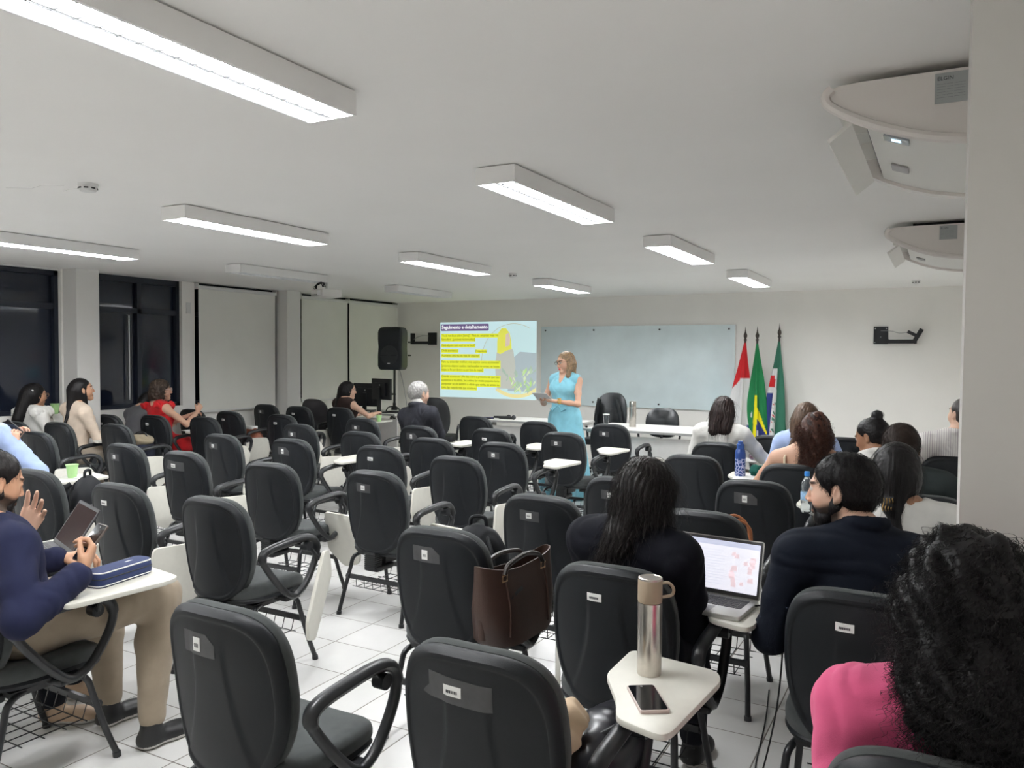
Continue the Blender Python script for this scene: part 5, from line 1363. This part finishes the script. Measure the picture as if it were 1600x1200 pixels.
# projector
t = thing('projector', 'white projector with looped black cables hanging from the ceiling', 'projector', (-6.22, 7.02, 2.27), math.radians(-24))
MB().box(-.16, .16, -.12, .12, -.045, .045, bev=.012).build('projector_case', mat('projector_white', (.66, .65, .62), .4), t)
for k in range(6):
    MB().box(-.13 + k * .025, -.118 + k * .025, -.1215, -.118, -.02, -.008).build('port', M_BLACK, t, smooth=False)
MB().box(.02, .11, -.1215, -.119, -.025, .03).build('lamp_cover', M_WHITE, t, smooth=False)
MB().lathe([(.035, 0), (.035, .02), (.028, .025)], 20, M=T(-.08, .12, 0) @ RX).build('lens', M_BLACK, t)
MB().tube([(0, 0, .045), (0, 0, .21)], .016, 10).build('ceiling_pole', M_WHITE, t)
b = MB()
for k in range(6):
    r = random.Random(k); b.tube(spline([(r.uniform(-.04, .0), -.10, .03), (r.uniform(-.12, -.02), -.11, .05 + r.uniform(0, .05)), (r.uniform(-.04, .05), -.08, .10 + r.uniform(0, .03)), (r.uniform(.05, .13), -.07, .07 + r.uniform(0, .05)), (r.uniform(0, .04), -.05, .09), (-.01 + .02 * (k % 2), -.02, .205)], 6), .0045, 6)
b.build('cable_bundle', M_BLACK, t)

# ------------------------------------------------------------------ flags
M_FLAG = mat('flag_cloth', (.5, .5, .5), .75, attr='Col', sheen=.1)
M_POLE = mat('dark_wood_pole', (.035, .024, .018), .4)
def flag(x, ztop, cloth_top, zbot, r0, colf, label, lean=0.0, side=0, seed=0, y=11.10):
    t = thing('flag', label, 'flag', (x, y, 0), group=None)
    MB().tube([(0, 0, .04), (lean, .06, ztop - .16)], .014, 10).build('flagpole', M_POLE, t)
    b = MB(); b.lathe([(.014, 0), (.022, .006), (.022, .02), (.013, .03), (.016, .04), (.026, .065), (.024, .085), (.010, .12), (.004, .17), (.001, .20)], 12, c=(lean, .06, ztop - .19)); b.build('spear_finial', M_POLE, t)
    MB().lathe([(.15, 0), (.15, .02), (.04, .045), (.03, .10)], 20).build('foot', M_POLE, t)
    NA, NZ = 96, 90; vs = []; cols = []; fs = []
    for j in range(NZ + 1):
        v = j / NZ; z = cloth_top + (zbot - cloth_top) * v; R_ = .012 + r0 * (v ** .85)
        px = lean * (z / ztop) + side * v; py = .06 * z / ztop - .02 * v
        for i in range(NA):
            a = 2 * math.pi * i / NA
            k = 1 + (.30 * math.sin(5 * a + seed + 1.5 * v) + .12 * math.sin(9 * a + 2 * seed - 3 * v)) * min(1, v * 3)
            X = R_ * k * math.cos(a); Y_ = R_ * k * .62 * math.sin(a)
            vs.append((px + X, py + Y_, z + .03 * math.sin(3 * a + seed) * (v > .97)))
            cols.append(colf(X / (R_ * 1.05), v, math.sin(a)))
    for j in range(NZ):
        for i in range(NA): k = (i + 1) % NA; fs.append((j * NA + i, (j + 1) * NA + i, (j + 1) * NA + k, j * NA + k))
    np_obj('flag_cloth', A_(*vs).reshape(-1, 3), np.array(fs), M_FLAG, t, col=A_(*cols).reshape(-1, 3))
G_, Y2, B_, R_, W_, DG = (.0, .16, .045), (.85, .74, .0), (.012, .025, .16), (.50, .006, .010), (.66, .66, .66), (.02, .13, .08)
def f1(s, v, q): return R_ if v < .36 + .10 * (s < -.2) * min(1, (-s)) else (W_ if v < .90 - .06 * (s + .2) else B_)
def f2(s, v, q):
    if q > .2: return G_
    if v > .52 + .0 and -.30 < s < .10 - .15 * max(0, v - .7): return Y2
    if s >= .0 and v > .62 + .28 * max(0, s - .1) and v < .74 + .2 * s - .02: return Y2
    if s >= -.05 and v >= .70 + .15 * s: return B_ if not (.10 < s < .22 and v > .86) else W_
    if -.62 < s < -.50 and .68 < v < .74: return W_
    return G_
def f3(s, v, q):
    if q > .2: return DG
    if s > .12: return DG if v < .93 else W_
    if v < .26: return DG
    if s < -.35: 
        return W_ if v < .33 else R_ if v < .44 else W_ if v < .50 else B_
    if .36 < v < .44 and s < -.1: return R_
    if .58 < v < .86 and -.25 < s < .1:
        h = math.sin(v * 95 + s * 30) * math.sin(s * 40 + v * 20)
        return DG if h > .35 else R_ if h < -.62 else W_
    if v > .9 and s > -.1: return R_
    return W_
flag(-2.40, 1.99, 1.78, .42, .155, f1, 'red, white and blue flag on a pole, leftmost of the three by the glass board', .0, -.09, 1)
flag(-2.22, 1.99, 1.77, .40, .135, f2, 'green, yellow and blue flag on a pole, middle one of the three', -.02, .02, 2.2)
flag(-1.95, 2.03, 1.80, .38, .135, f3, 'green and white flag with an emblem, rightmost of the three', .0, -.04, 3.1)

# ------------------------------------------------------------------ things on desks and tablets
def flask(x, y, z, h, r, label, cap, m=M_CHROME, handle=False, name='steel_flask', cat='flask'):
    t = thing(name, label, cat, (x, y, z))
    MB().lathe([(r * .96, 0), (r, .004), (r, h * .72), (r * .985, h * .74)], 36).build('flask_body', m, t)
    MB().lathe([(r * .97, h * .745), (r * 1.0, h * .755), (r * 1.0, h * .97), (r * .95, h * .985)], 36).build('cap', cap, t)
    MB().lathe([(r * .98, h * .97), (r * .98, h * .995), (r * .85, h), (r * .80, h * .992), (.001, h * .992)], 36).build('cap_rim', M_CHROME, t)
    if handle:
        MB().tube(spline([(r * .9, 0, h * .94), (r * 1.45, 0, h * .95), (r * 1.85, 0, h * .90), (r * 1.75, 0, h * .83), (r * .95, 0, h * .80)], 6), .0045, 8, M=RZ(math.radians(15))).build('carry_loop', cap, t)
    return t
flask(-.693, 2.085, .708, .268, .0335, 'brushed steel flask with beige cap and loop on the nearest open tablet', mat('beige_cap', (.36, .28, .20), .5), handle=True)
flask(-3.20, 8.90, .75, .30, .04, 'tall steel flask standing on the front desk', M_CHROME)
def phone(x, y, z, M, label, screen=True, hold=False, case=(.55, .45, .42)):
    t = thing('smartphone', label, 'phone', (x, y, z)); t.matrix_world = M
    MB().prism(rounded([(-.037, -.077), (.037, -.077), (.037, .077), (-.037, .077)], .010), 0, .009, bev=.002).build('phone_case', mat('phone_case_%d' % int(case[0] * 100), case, .4), t)
    MB().prism(rounded([(-.034, -.073), (.034, -.073), (.034, .073), (-.034, .073)], .008), .009, .0095).build('phone_screen', mat('phone_glass', (.008, .009, .011), .06), t)
    MB().lathe([(.003, .0095), (.003, .0098)], 10, c=(0, .064, 0)).build('front_camera', M_EDGE, t)
    return t
phone(0, 0, 0, T(-.640, 1.915, .708) @ RZ(math.radians(33)), 'smartphone lying face up on the nearest open tablet before the steel flask')
w1 = NAVY.wR + A_(-3.06, 1.72, 0)
PM = Matrix.Translation(Vector(w1 + A_(-.065, .085, .085)))
ax = Vector((.10, .60, .75)).normalized(); nz = Vector((-.10, -.85, .50)); nz = (nz - ax * ax.dot(nz)).normalized(); xx = ax.cross(nz)
phone(0, 0, 0, PM @ Matrix((( xx.x, ax.x, nz.x, 0), (xx.y, ax.y, nz.y, 0), (xx.z, ax.z, nz.z, 0), (0, 0, 0, 1))), 'smartphone held in the right hand of the man in the navy sweater', case=(.10, .08, .07))
w2 = BLUEP.wR + A_(-5.66, 3.18, 0)
ax = Vector((-.7, -.2, .5)).normalized(); nz = Vector((.3, -.8, .2)); nz = (nz - ax * ax.dot(nz)).normalized(); xx = ax.cross(nz)
phone(0, 0, 0, Matrix.Translation(Vector(w2 + A_(-.11, .05, .12))) @ Matrix((( xx.x, ax.x, nz.x, 0), (xx.y, ax.y, nz.y, 0), (xx.z, ax.z, nz.z, 0), (0, 0, 0, 1))), 'smartphone held up at the left edge by a raised hand', case=(.03, .03, .03))

M_ALU = mat('laptop_aluminium', (.60, .60, .58), .35, metal=.7); M_KEY = mat('laptop_keys', (.03, .03, .032), .5)
def laptop(M, label, w_, d, tilt, shell, scr, lines=False):
    t = thing('laptop', label, 'laptop', (0, 0, 0)); t.matrix_world = M
    MB().prism(rounded([(-w_ / 2, -d), (w_ / 2, -d), (w_ / 2, 0), (-w_ / 2, 0)], .012), 0, .016, bev=.003).build('base', shell, t)
    k = MB()
    for r in range(5):
        for c in range(13):
            x0 = -w_ * .43 + c * w_ * .86 / 13; y0 = -d * .12 - (r + 1) * d * .095; k.box(x0, x0 + w_ * .058, y0, y0 + d * .078, .016, .0175)
    kb = k.build('keyboard', M_KEY, t, smooth=False)
    MB().box(-w_ * .16, w_ * .16, -d * .95, -d * .66, .016, .0164).build('touchpad', mat('touchpad_grey', (.3, .3, .3), .4), t, smooth=False)
    A = T(0, 0, .014) @ Matrix.Rotation(math.radians(-tilt), 4, 'X')
    h = d * .96
    def up(poly, y0, y1, mb=None, mi=0):
        mb = mb or MB(); return mb.prism(poly, y0, y1, mi, A @ Matrix(((1, 0, 0, 0), (0, 0, 1, 0), (0, 1, 0, 0), (0, 0, 0, 1))))
    lid = up(rounded([(-w_ / 2, 0), (w_ / 2, 0), (w_ / 2, h), (-w_ / 2, h)][::-1], .010), 0, .006).build('lid', shell, t)
    up([(-w_ / 2 + .004, .004), (w_ / 2 - .004, .004), (w_ / 2 - .004, h - .004), (-w_ / 2 + .004, h - .004)][::-1], -.0008, 0).build('bezel', mat('bezel_grey', (.09, .09, .095), .4), t, smooth=False)
    up([(-w_ / 2 + .012, .018), (w_ / 2 - .012, .018), (w_ / 2 - .012, h - .014), (-w_ / 2 + .012, h - .014)][::-1], -.0014, -.0008).build('screen', scr, t, smooth=False)
    if lines:
        b = MB(); r = random.Random(5)
        up([(-w_ * .46, h * .84), (w_ * .46, h * .84), (w_ * .46, h * .93), (-w_ * .46, h * .93)][::-1], -.0018, -.0014, b)
        for i in range(13):
            z = h * (.18 + .048 * i); up([(-w_ * .40, z), (w_ * (.05 + r.uniform(-.1, .1)), z), (w_ * .05, z + .0016), (-w_ * .40, z + .0016)][::-1], -.0018, -.0014, b)
        b.build('screen_toolbar', mat('screen_lavender', (.4, .4, .5), .5, emis=(.60, .64, .80), estr=.85), t, smooth=False)
        b = MB()
        for i in range(16):
            x = w_ * r.uniform(.12, .40); z = h * (.2 + .035 * i); s_ = r.uniform(.008, .012)
            up([(x - s_, z - s_ * .6), (x + s_, z - s_ * .7), (x + s_ * .8, z + s_), (x - s_ * .7, z + s_ * .8)][::-1], -.0019, -.0015, b)
        b.build('screen_picture', mat('screen_rose', (.5, .4, .42), .5, emis=(.86, .68, .72), estr=.85), t, smooth=False)
    return t
laptop(T(-.705, 2.865, .708) @ RZ(math.radians(-6)), 'open silver laptop with a bright page, beside the woman in the black blazer', .315, .215, 14, M_ALU, mat('screen_bright', (.5, .5, .5), .4, emis=(.83, .83, .92), estr=.95), True)
laptop(T(-3.385, 2.11, .708) @ RZ(math.radians(-20)), 'open dark laptop at the left edge with its screen tilted far back', .33, .22, 33, mat('dark_grey_laptop', (.05, .05, .055), .4), mat('brown_reflection_screen', (.045, .030, .028), .12))  # brown reflection is put into the colour of the dark screen
c = MB().tube(spline([(-.555, 2.80, .72), (-.50, 2.83, .715), (-.46, 2.80, .66), (-.47, 2.78, .4), (-.55, 2.95, .06), (-.60, 3.1, .006), (-.64, 3.5, .006), (-.69, 3.85, .006)], 8), .003, 6).build('charging_cable', M_BLACK, None)
tag(c, 'black charging cable from the bright laptop down onto the tiles', 'cable')

def cup(x, y, z, label, m, h=.085, r=.036, lid=None, name='plastic_cup'):
    t = thing(name, label, 'cup', (x, y, z))
    MB().lathe([(r * .68, 0), (r * .7, .003), (r, h), (r * .95, h), (r * .64, .006), (.001, .006)], 28).build('cup_body', m, t)
    MB().lathe([(r * 1.0, h - .004), (r * 1.06, h - .002), (r * 1.06, h + .002), (r * .97, h + .002)], 28).build('rim', lid or m, t)
    return t
M_GC = mat('pale_green_plastic', (.42, .68, .30), .4)
cup(-5.32, 3.40, .708, 'pale green plastic cup on a napkin on the tablet at far left', M_GC, .09, .04)
cup(-6.44, 8.27, .708, 'pale green plastic cup beside the arm of the dark-haired woman', M_GC)
cup(-8.36, 5.16, .92, 'pale green plastic cup on the window sill behind the woman in beige', M_GC, .11, .045)
t = cup(-3.58, 9.02, .75, 'clear glass with a white paper lid on the front desk', mat('clear_glass', (.9, .92, .93), .05, trans=1.0), .12, .038, M_LABEL, 'water_glass')
MB().lathe([(.041, .12), (.041, .128), (.001, .130)], 24).build('paper_lid', M_LABEL, t)
t = cup(-.0, 0, 0, 'x', M_GC) if False else None
def papers(x, y, z, rz, w_, d, label, n=3, name='papers'):
    t = thing(name, label, 'papers', (x, y, z), math.radians(rz))
    for k in range(n):
        MB().box(-w_ / 2, w_ / 2, -d / 2, d / 2, k * .0022, k * .0022 + .0016, M=RZ(math.radians(k * 6 - 6))).build('sheet', mat('paper_white', (.74, .74, .74), .7), t, smooth=False)
    return t
papers(-4.12, 6.66, .708, -20, .2, .28, 'white papers on the tablet by the grey-haired man')
papers(-5.24, 3.46, .708, 30, .14, .14, 'white napkin under the green cup at far left', 2, 'napkin')
papers(-1.36, 6.86, .708, 8, .22, .3, 'white notebook under the pink pencil case', 3)
papers(-7.40, 6.20, .708, -10, .2, .28, 'notebook pages on the tablet by the woman in red', 3)
papers(-1.22, 5.88, .708, 10, .2, .26, 'teal-edged notebook under the blue patterned bottle', 2)
papers(-7.36, 5.16, .708, -10, .12, .16, 'small white papers on the tablet of the woman in beige', 2)
# the speaker's sheets
Ms = Matrix.Translation((SPEAKER.loc[0], SPEAKER.loc[1], 0)) @ RZ(math.radians(SPEAKER.rz))
t = thing('speech_notes', 'white sheets held in both hands by the standing speaker', 'papers', (0, 0, 0))
pw = Ms @ Vector(tuple((SPEAKER.wR + SPEAKER.wL) / 2 + A_(.02, .09, .035)))
t.matrix_world = Matrix.Translation(pw) @ RZ(math.radians(SPEAKER.rz)) @ Matrix.Rotation(math.radians(38), 4, 'X')
MB().box(-.105, .105, -.07, .08, 0, .003).build('sheet', MATS['paper_white'], t, smooth=False)

def zipper_case(M, L_, w_, h, m, trim, label, name='pencil_case'):
    t = thing(name, label, 'pencil case', (0, 0, 0)); t.matrix_world = M
    P = rounded([(-L_ / 2, -w_ / 2), (L_ / 2, -w_ / 2), (L_ / 2, w_ / 2), (-L_ / 2, w_ / 2)], .03)
    b = MB(); vs = []; fs = []; n_ = len(P)
    for z, k in ((0, .94), (.006, 1.0), (h * .35, 1.02), (h * .7, 1.0), (h * .9, .96), (h, .88), (h * 1.02, .5)):
        for x, y in P: vs.append((x * (1 - (1 - k) * .35), y * k, z + .002 * math.sin(x * 60)))
    for i in range(6):
        for k in range(n_): j = (k + 1) % n_; fs.append((i * n_ + k, i * n_ + j, (i + 1) * n_ + j, (i + 1) * n_ + k))
    fs.append(tuple(range(n_))[::-1]); fs.append(tuple(6 * n_ + k for k in range(n_)))
    b.add(vs, fs).build('case_body', m, t)
    MB().tube([(x * .965, y * .95, h * .93) for x, y in P], .0028, 6, closed=True).build('piping', trim, t)
    MB().tube([(x * 1.005, y * 1.02, h * .12) for x, y in P], .002, 6, closed=True).build('lower_piping', trim, t)
    MB().tube([(x * 1.0, y * 1.015, h * .55) for x, y in P], .0022, 6, closed=True).build('zip', M_BLACK, t)
    MB().box(L_ * .12, L_ * .34, -.004, .004, h * .985, h * 1.03).build('brand_tab', trim, t, smooth=False)
zipper_case(T(-2.775, 1.955, .708) @ RZ(math.radians(98)), .26, .095, .058, fabric('navy_canvas', (.018, .032, .105)), M_LABEL, 'navy pencil case with white piping on the tablet of the navy sweater man')
zipper_case(T(-1.33, 6.93, .716) @ RZ(math.radians(10)), .21, .09, .035, fabric('pink_print', (.55, .33, .45), var=.5), fabric('lilac_trim', (.45, .4, .6)), 'flat pink and lilac patterned pencil case beside the blue bottle')

t = thing('water_bottle', 'clear water bottle with blue cap on the tablet by the bearded man in a suit', 'bottle', (-.66, 4.72, .708))
M_PET = mat('clear_pet', (.86, .92, .96), .08, trans=.92, ior=1.25)
prof = [(.028, 0), (.032, .006)] + [(.032 - .0018 * (i % 2), .012 + .010 * i) for i in range(5)] + [(.0325, .065), (.0325, .12), (.031, .13), (.0325, .14), (.030, .165), (.016, .195), (.0125, .20), (.0125, .208)]
MB().lathe(prof, 28).build('bottle_body', M_PET, t)
MB().lathe([(.0145, .205), (.0150, .209), (.0150, .226), (.0135, .230)], 20).build('cap', mat('blue_cap', (.05, .28, .75), .35), t)
MB().lathe([(.0332, .07), (.0332, .115)], 28).build('paper_label', mat('pale_blue_label', (.35, .55, .78), .5, var=.3, vscale=60), t)
t = thing('patterned_bottle', 'blue bottle with white floral pattern on a tablet, right of centre', 'bottle', (-1.29, 5.90, .708))
def pattern():
    m = mat('blue_floral', (.02, .06, .25), .35); nt = m.node_tree; b = nt.nodes['Principled BSDF']
    tc = nt.nodes.new('ShaderNodeTexCoord'); v = nt.nodes.new('ShaderNodeTexVoronoi'); v.feature = 'DISTANCE_TO_EDGE'; v.inputs['Scale'].default_value = 42
    n = nt.nodes.new('ShaderNodeTexNoise'); n.inputs['Scale'].default_value = 30; sp_ = nt.nodes.new('ShaderNodeSeparateXYZ')
    nt.links.new(tc.outputs['Object'], v.inputs['Vector']); nt.links.new(tc.outputs['Object'], sp_.inputs[0])
    r = nt.nodes.new('ShaderNodeMath'); r.operation = 'LESS_THAN'; r.inputs[1].default_value = .10; nt.links.new(v.outputs['Distance'], r.inputs[0])
    l = nt.nodes.new('ShaderNodeMath'); l.operation = 'LESS_THAN'; l.inputs[1].default_value = .13; nt.links.new(sp_.outputs['Z'], l.inputs[0])
    q = nt.nodes.new('ShaderNodeMath'); q.operation = 'MULTIPLY'; nt.links.new(r.outputs[0], q.inputs[0]); nt.links.new(l.outputs[0], q.inputs[1])
    mx = nt.nodes.new('ShaderNodeMix'); mx.data_type = 'RGBA'; mx.inputs[6].default_value = (.025, .07, .27, 1); mx.inputs[7].default_value = (.55, .58, .80, 1)
    nt.links.new(q.outputs[0], mx.inputs[0]); nt.links.new(mx.outputs[2], b.inputs['Base Color']); return m
MB().lathe([(.036, 0), (.038, .005), (.038, .16), (.034, .19), (.024, .205)], 30).build('bottle_body', pattern(), t)
MB().lathe([(.026, .20), (.027, .205), (.027, .235), (.018, .24), (.018, .255), (.015, .258)], 24).build('cap', mat('blue_lid', (.03, .09, .33), .4), t)
V, Q = sdf_mesh([ell(A_(0, 0, .04), (.05, .04, .045), .02), cone((0, 0, .03), (.06, .03, .02), .03, .02, .02)], .006, (), lambda x, y, z: .008 * lumps(x, y, z, 70, 3))
o = np_obj('green_cloth', V, Q, fabric('dark_green_cloth', (.012, .09, .07))); o.location = (-1.19, 5.96, .708); tag(o, 'crumpled dark green cloth pouch right of the blue patterned bottle', 'pouch')
for (a, b_, lab) in (((-5.18, 9.08), (-4.97, 9.10), 'black microphone on the left front desk, the one lying farther back'), ((-5.06, 9.00), (-4.87, 9.05), 'black microphone on the left front desk, the one nearest the speaker')):
    t = thing('microphone', lab, 'microphone', (a[0], a[1], .75), group='microphones on the desk'); dx, dy = b_[0] - a[0], b_[1] - a[1]
    MB().tube([(0, 0, .022), (dx, dy, .022)], [.014, .020], 12).build('handle', M_BLACK, t)
    MB().lathe([(.012, -.03), (.026, -.018), (.030, 0), (.024, .018), (.008, .028)], 16, M=T(dx, dy, .029)).build('mesh_head', mat('grille_mesh', (.03, .03, .036)), t)
for k, lab in enumerate(('black marker lying on the left end of the front desk, nearest its edge', 'blue marker lying on the left end of the front desk', 'black marker lying on the left end of the front desk, farthest back')):
    o = MB().tube([(-.07, 0, 0), (.07, .01, 0)], .010, 8).build('marker', mat('marker_blue', (.02, .03, .2), .4) if k == 1 else M_BLACK, None, loc=(-5.22, 8.94 + .035 * k, .7605)); tag(o, lab, 'marker', 'markers on the desk')

# bags
def sbag(name, loc, prims, m, label, cat, disp=None, h=.010, rz=0, extra=None):
    V, Q = sdf_mesh(prims, h, (), disp); t = thing(name, label, cat, loc, math.radians(rz)); np_obj('bag_body', V, Q, m, t)
    return t
M_NYL = fabric('black_nylon', (.012, .013, .015), .6)
def backpack(loc, rz, label, s=1.0):
    t = sbag('backpack', loc, [ell((0, 0, .20 * s), A_(.15, .10, .21) * s, .02), ell((0, .05, .14 * s), A_(.12, .09, .13) * s, .03)], M_NYL, label, 'backpack', wr(.004, 25, 3), .009, rz)
    MB().tube(spline([A_(-.04, 0, .39) * s, A_(-.03, 0, .44) * s, A_(.03, 0, .44) * s, A_(.04, 0, .39) * s], 5), .009, 8).build('grab_handle', M_NYL, t)
    for q in (-1, 1): MB().tube(spline([A_(q * .06, -.08, .36) * s, A_(q * .10, -.16, .28) * s, A_(q * .10, -.15, .14) * s, A_(q * .07, -.08, .04) * s], 6), .016, 8, flat=.5).build('shoulder_strap', M_NYL, t)
    MB().tube(spline([A_(-.13, .06, .16) * s, A_(-.08, .13, .27) * s, A_(.08, .13, .27) * s, A_(.13, .06, .16) * s], 6), .003, 5).build('zip', M_EDGE, t)
    return t
backpack((-1.80, 3.02, .455), 20, 'black backpack standing behind the brown tote on the same seat', .92)
backpack((-4.62, 3.05, .455), -60, 'black backpack on the seat beyond the man in the navy sweater', .9)
# brown tote
M_TOTE = mat('brown_leather', (.050, .026, .019), .45, bump=.3, bscale=200, var=.15)
t = thing('tote_bag', 'brown leather tote with brass rings standing open on a chair seat', 'bag', (-1.50, 2.80, .458), math.radians(82))
b = MB(); vs = []; fs = []; N = 40; zs = [(0, .80, 1), (.02, .9, 1), (.14, 1.0, .9), (.25, 1.04, .55), (.29, 1.06, .45)]
for z, k, w_ in zs:
    for i in range(N):
        a = 2 * math.pi * i / N; c, s = math.cos(a), math.sin(a)
        x = .22 * k * abs(c) ** .5 * (1 if c >= 0 else -1); y = .085 * w_ * abs(s) ** .7 * (1 if s >= 0 else -1)
        vs.append((x, y + .006 * math.sin(x * 22), z + (.035 * (abs(x) / .22) ** 2 - .01 if z > .24 else 0)))
for i in range(len(zs) - 1):
    for k in range(N): j = (k + 1) % N; fs.append((i * N + k, i * N + j, (i + 1) * N + j, (i + 1) * N + k))
m0 = len(vs); vs += [(x * .97, y * .90, z) for x, y, z in vs[-N:]] + [(x * .9, y * .8, .03) for x, y, z in vs[-N:]]
for k in range(N):
    j = (k + 1) % N; fs.append((m0 - N + k, m0 - N + j, m0 + j, m0 + k)); fs.append((m0 + k, m0 + j, m0 + N + j, m0 + N + k))
fs.append(tuple(range(N))[::-1]); fs.append(tuple(m0 + N + k for k in range(N)))
b.add(vs, fs).build('bag_body', M_TOTE, t)
M_BRASS = mat('brass', (.55, .38, .22), .3, metal=1)
for sy in (-1, 1):
    for x in (-.13, .13):
        MB().tube([(x + dx, sy * .052, .262 + dz) for dx, dz in ((-.014, -.012), (.014, -.012), (.014, .012), (-.014, .012))], .003, 6, closed=True).build('ring', M_BRASS, t)
        MB().tube(spline([(x, sy * .056, .25), (x + .004, sy * .075, .15), (x - .004, sy * .083, .04)], 5), .005, 6, flat=.5).build('hanging_strap', M_TOTE, t)
    MB().tube(spline([(-.13, sy * .05, .275), (-.10, sy * .05, .31), (0, sy * .06, .335 if sy < 0 else .32), (.10, sy * .05, .31), (.13, sy * .05, .275)], 6), .010, 8).build('handle', mat('dark_handle_leather', (.02, .014, .012), .4), t)
# bag on the nearest seat
t = sbag('handbag', (-.77, 1.98, .458), [ell((0, 0, .085), (.10, .16, .085), .03), cone((0, -.11, .07), (0, .11, .07), .07, .07, .04)], mat('black_patent', (.010, .010, .014), .3), 'black handbag on the seat of the nearest central chair', 'bag', wr(.004, 25, 9))
MB().tube(spline([(.0, -.11, .14), (.05, -.06, .165), (.05, .06, .165), (0, .11, .14)], 6), .008, 8).build('handle', M_BLACK, t)
V, Q = sdf_mesh([cone((0, 0, .03), (.02, .05, .15), .035, .045, .03), cone((0, 0, .1), (-.02, -.04, .13), .035, .03, .03)], .006, (), lambda x, y, z: .010 * lumps(x, y, z, 60, 5))
o = np_obj('cloth_pouch', V, Q, fabric('cream_cloth', (.66, .50, .34))); o.location = (-.845, 1.80, .50); tag(o, 'cream cloth bundle tucked beside the backrest of the nearest central chair', 'pouch')
t = sbag('handbag', (-.84, 3.76, .458), [ell((0, 0, .13), (.12, .08, .14), .03)], mat('tan_leather', (.33, .12, .045), .4), 'tan leather handbag on the chair beyond the bright laptop, straps standing up', 'bag', wr(.003, 25, 4), rz=20)
for q in (-1, 1): MB().tube(spline([(-.07, q * .03, .24), (-.06, q * .05, .33), (.0, q * .06, .37), (.06, q * .05, .33), (.07, q * .03, .24)], 6), .006, 8).build('strap', MATS['tan_leather'], t)
t = sbag('handbag', (-7.33, 6.93, .458), [ell((0, 0, .12), (.15, .08, .12), .03), cone((-.1, 0, .08), (.1, 0, .08), .08, .08, .04)], mat('cognac_leather', (.20, .06, .03), .4), 'brown leather bag with pale top on the chair under the first roller blind', 'bag', wr(.005, 25, 7))
MB().box(-.07, .07, -.05, .05, .215, .25, bev=.01).build('pale_contents', M_LABEL, t)
t = sbag('handbag', (-6.88, 5.10, .458), [ell((0, 0, .14), (.15, .11, .17), .03)], fabric('navy_bag_cloth', (.016, .018, .03)), 'dark bag with khaki flap on the chair behind the woman in red', 'bag', wr(.005, 25, 8))
V, Q = sdf_mesh([ell((0, 0, .27), (.14, .10, .06), .03)], .009, (), wr(.008, 30, 5)); np_obj('khaki_flap', V, Q, fabric('khaki_cloth', (.22, .18, .12)), t)
MB().tube(spline([(-.12, 0, .26), (-.06, .0, .34), (.06, 0, .34), (.12, 0, .26)], 6), .007, 8).build('handle', M_BLACK, t)
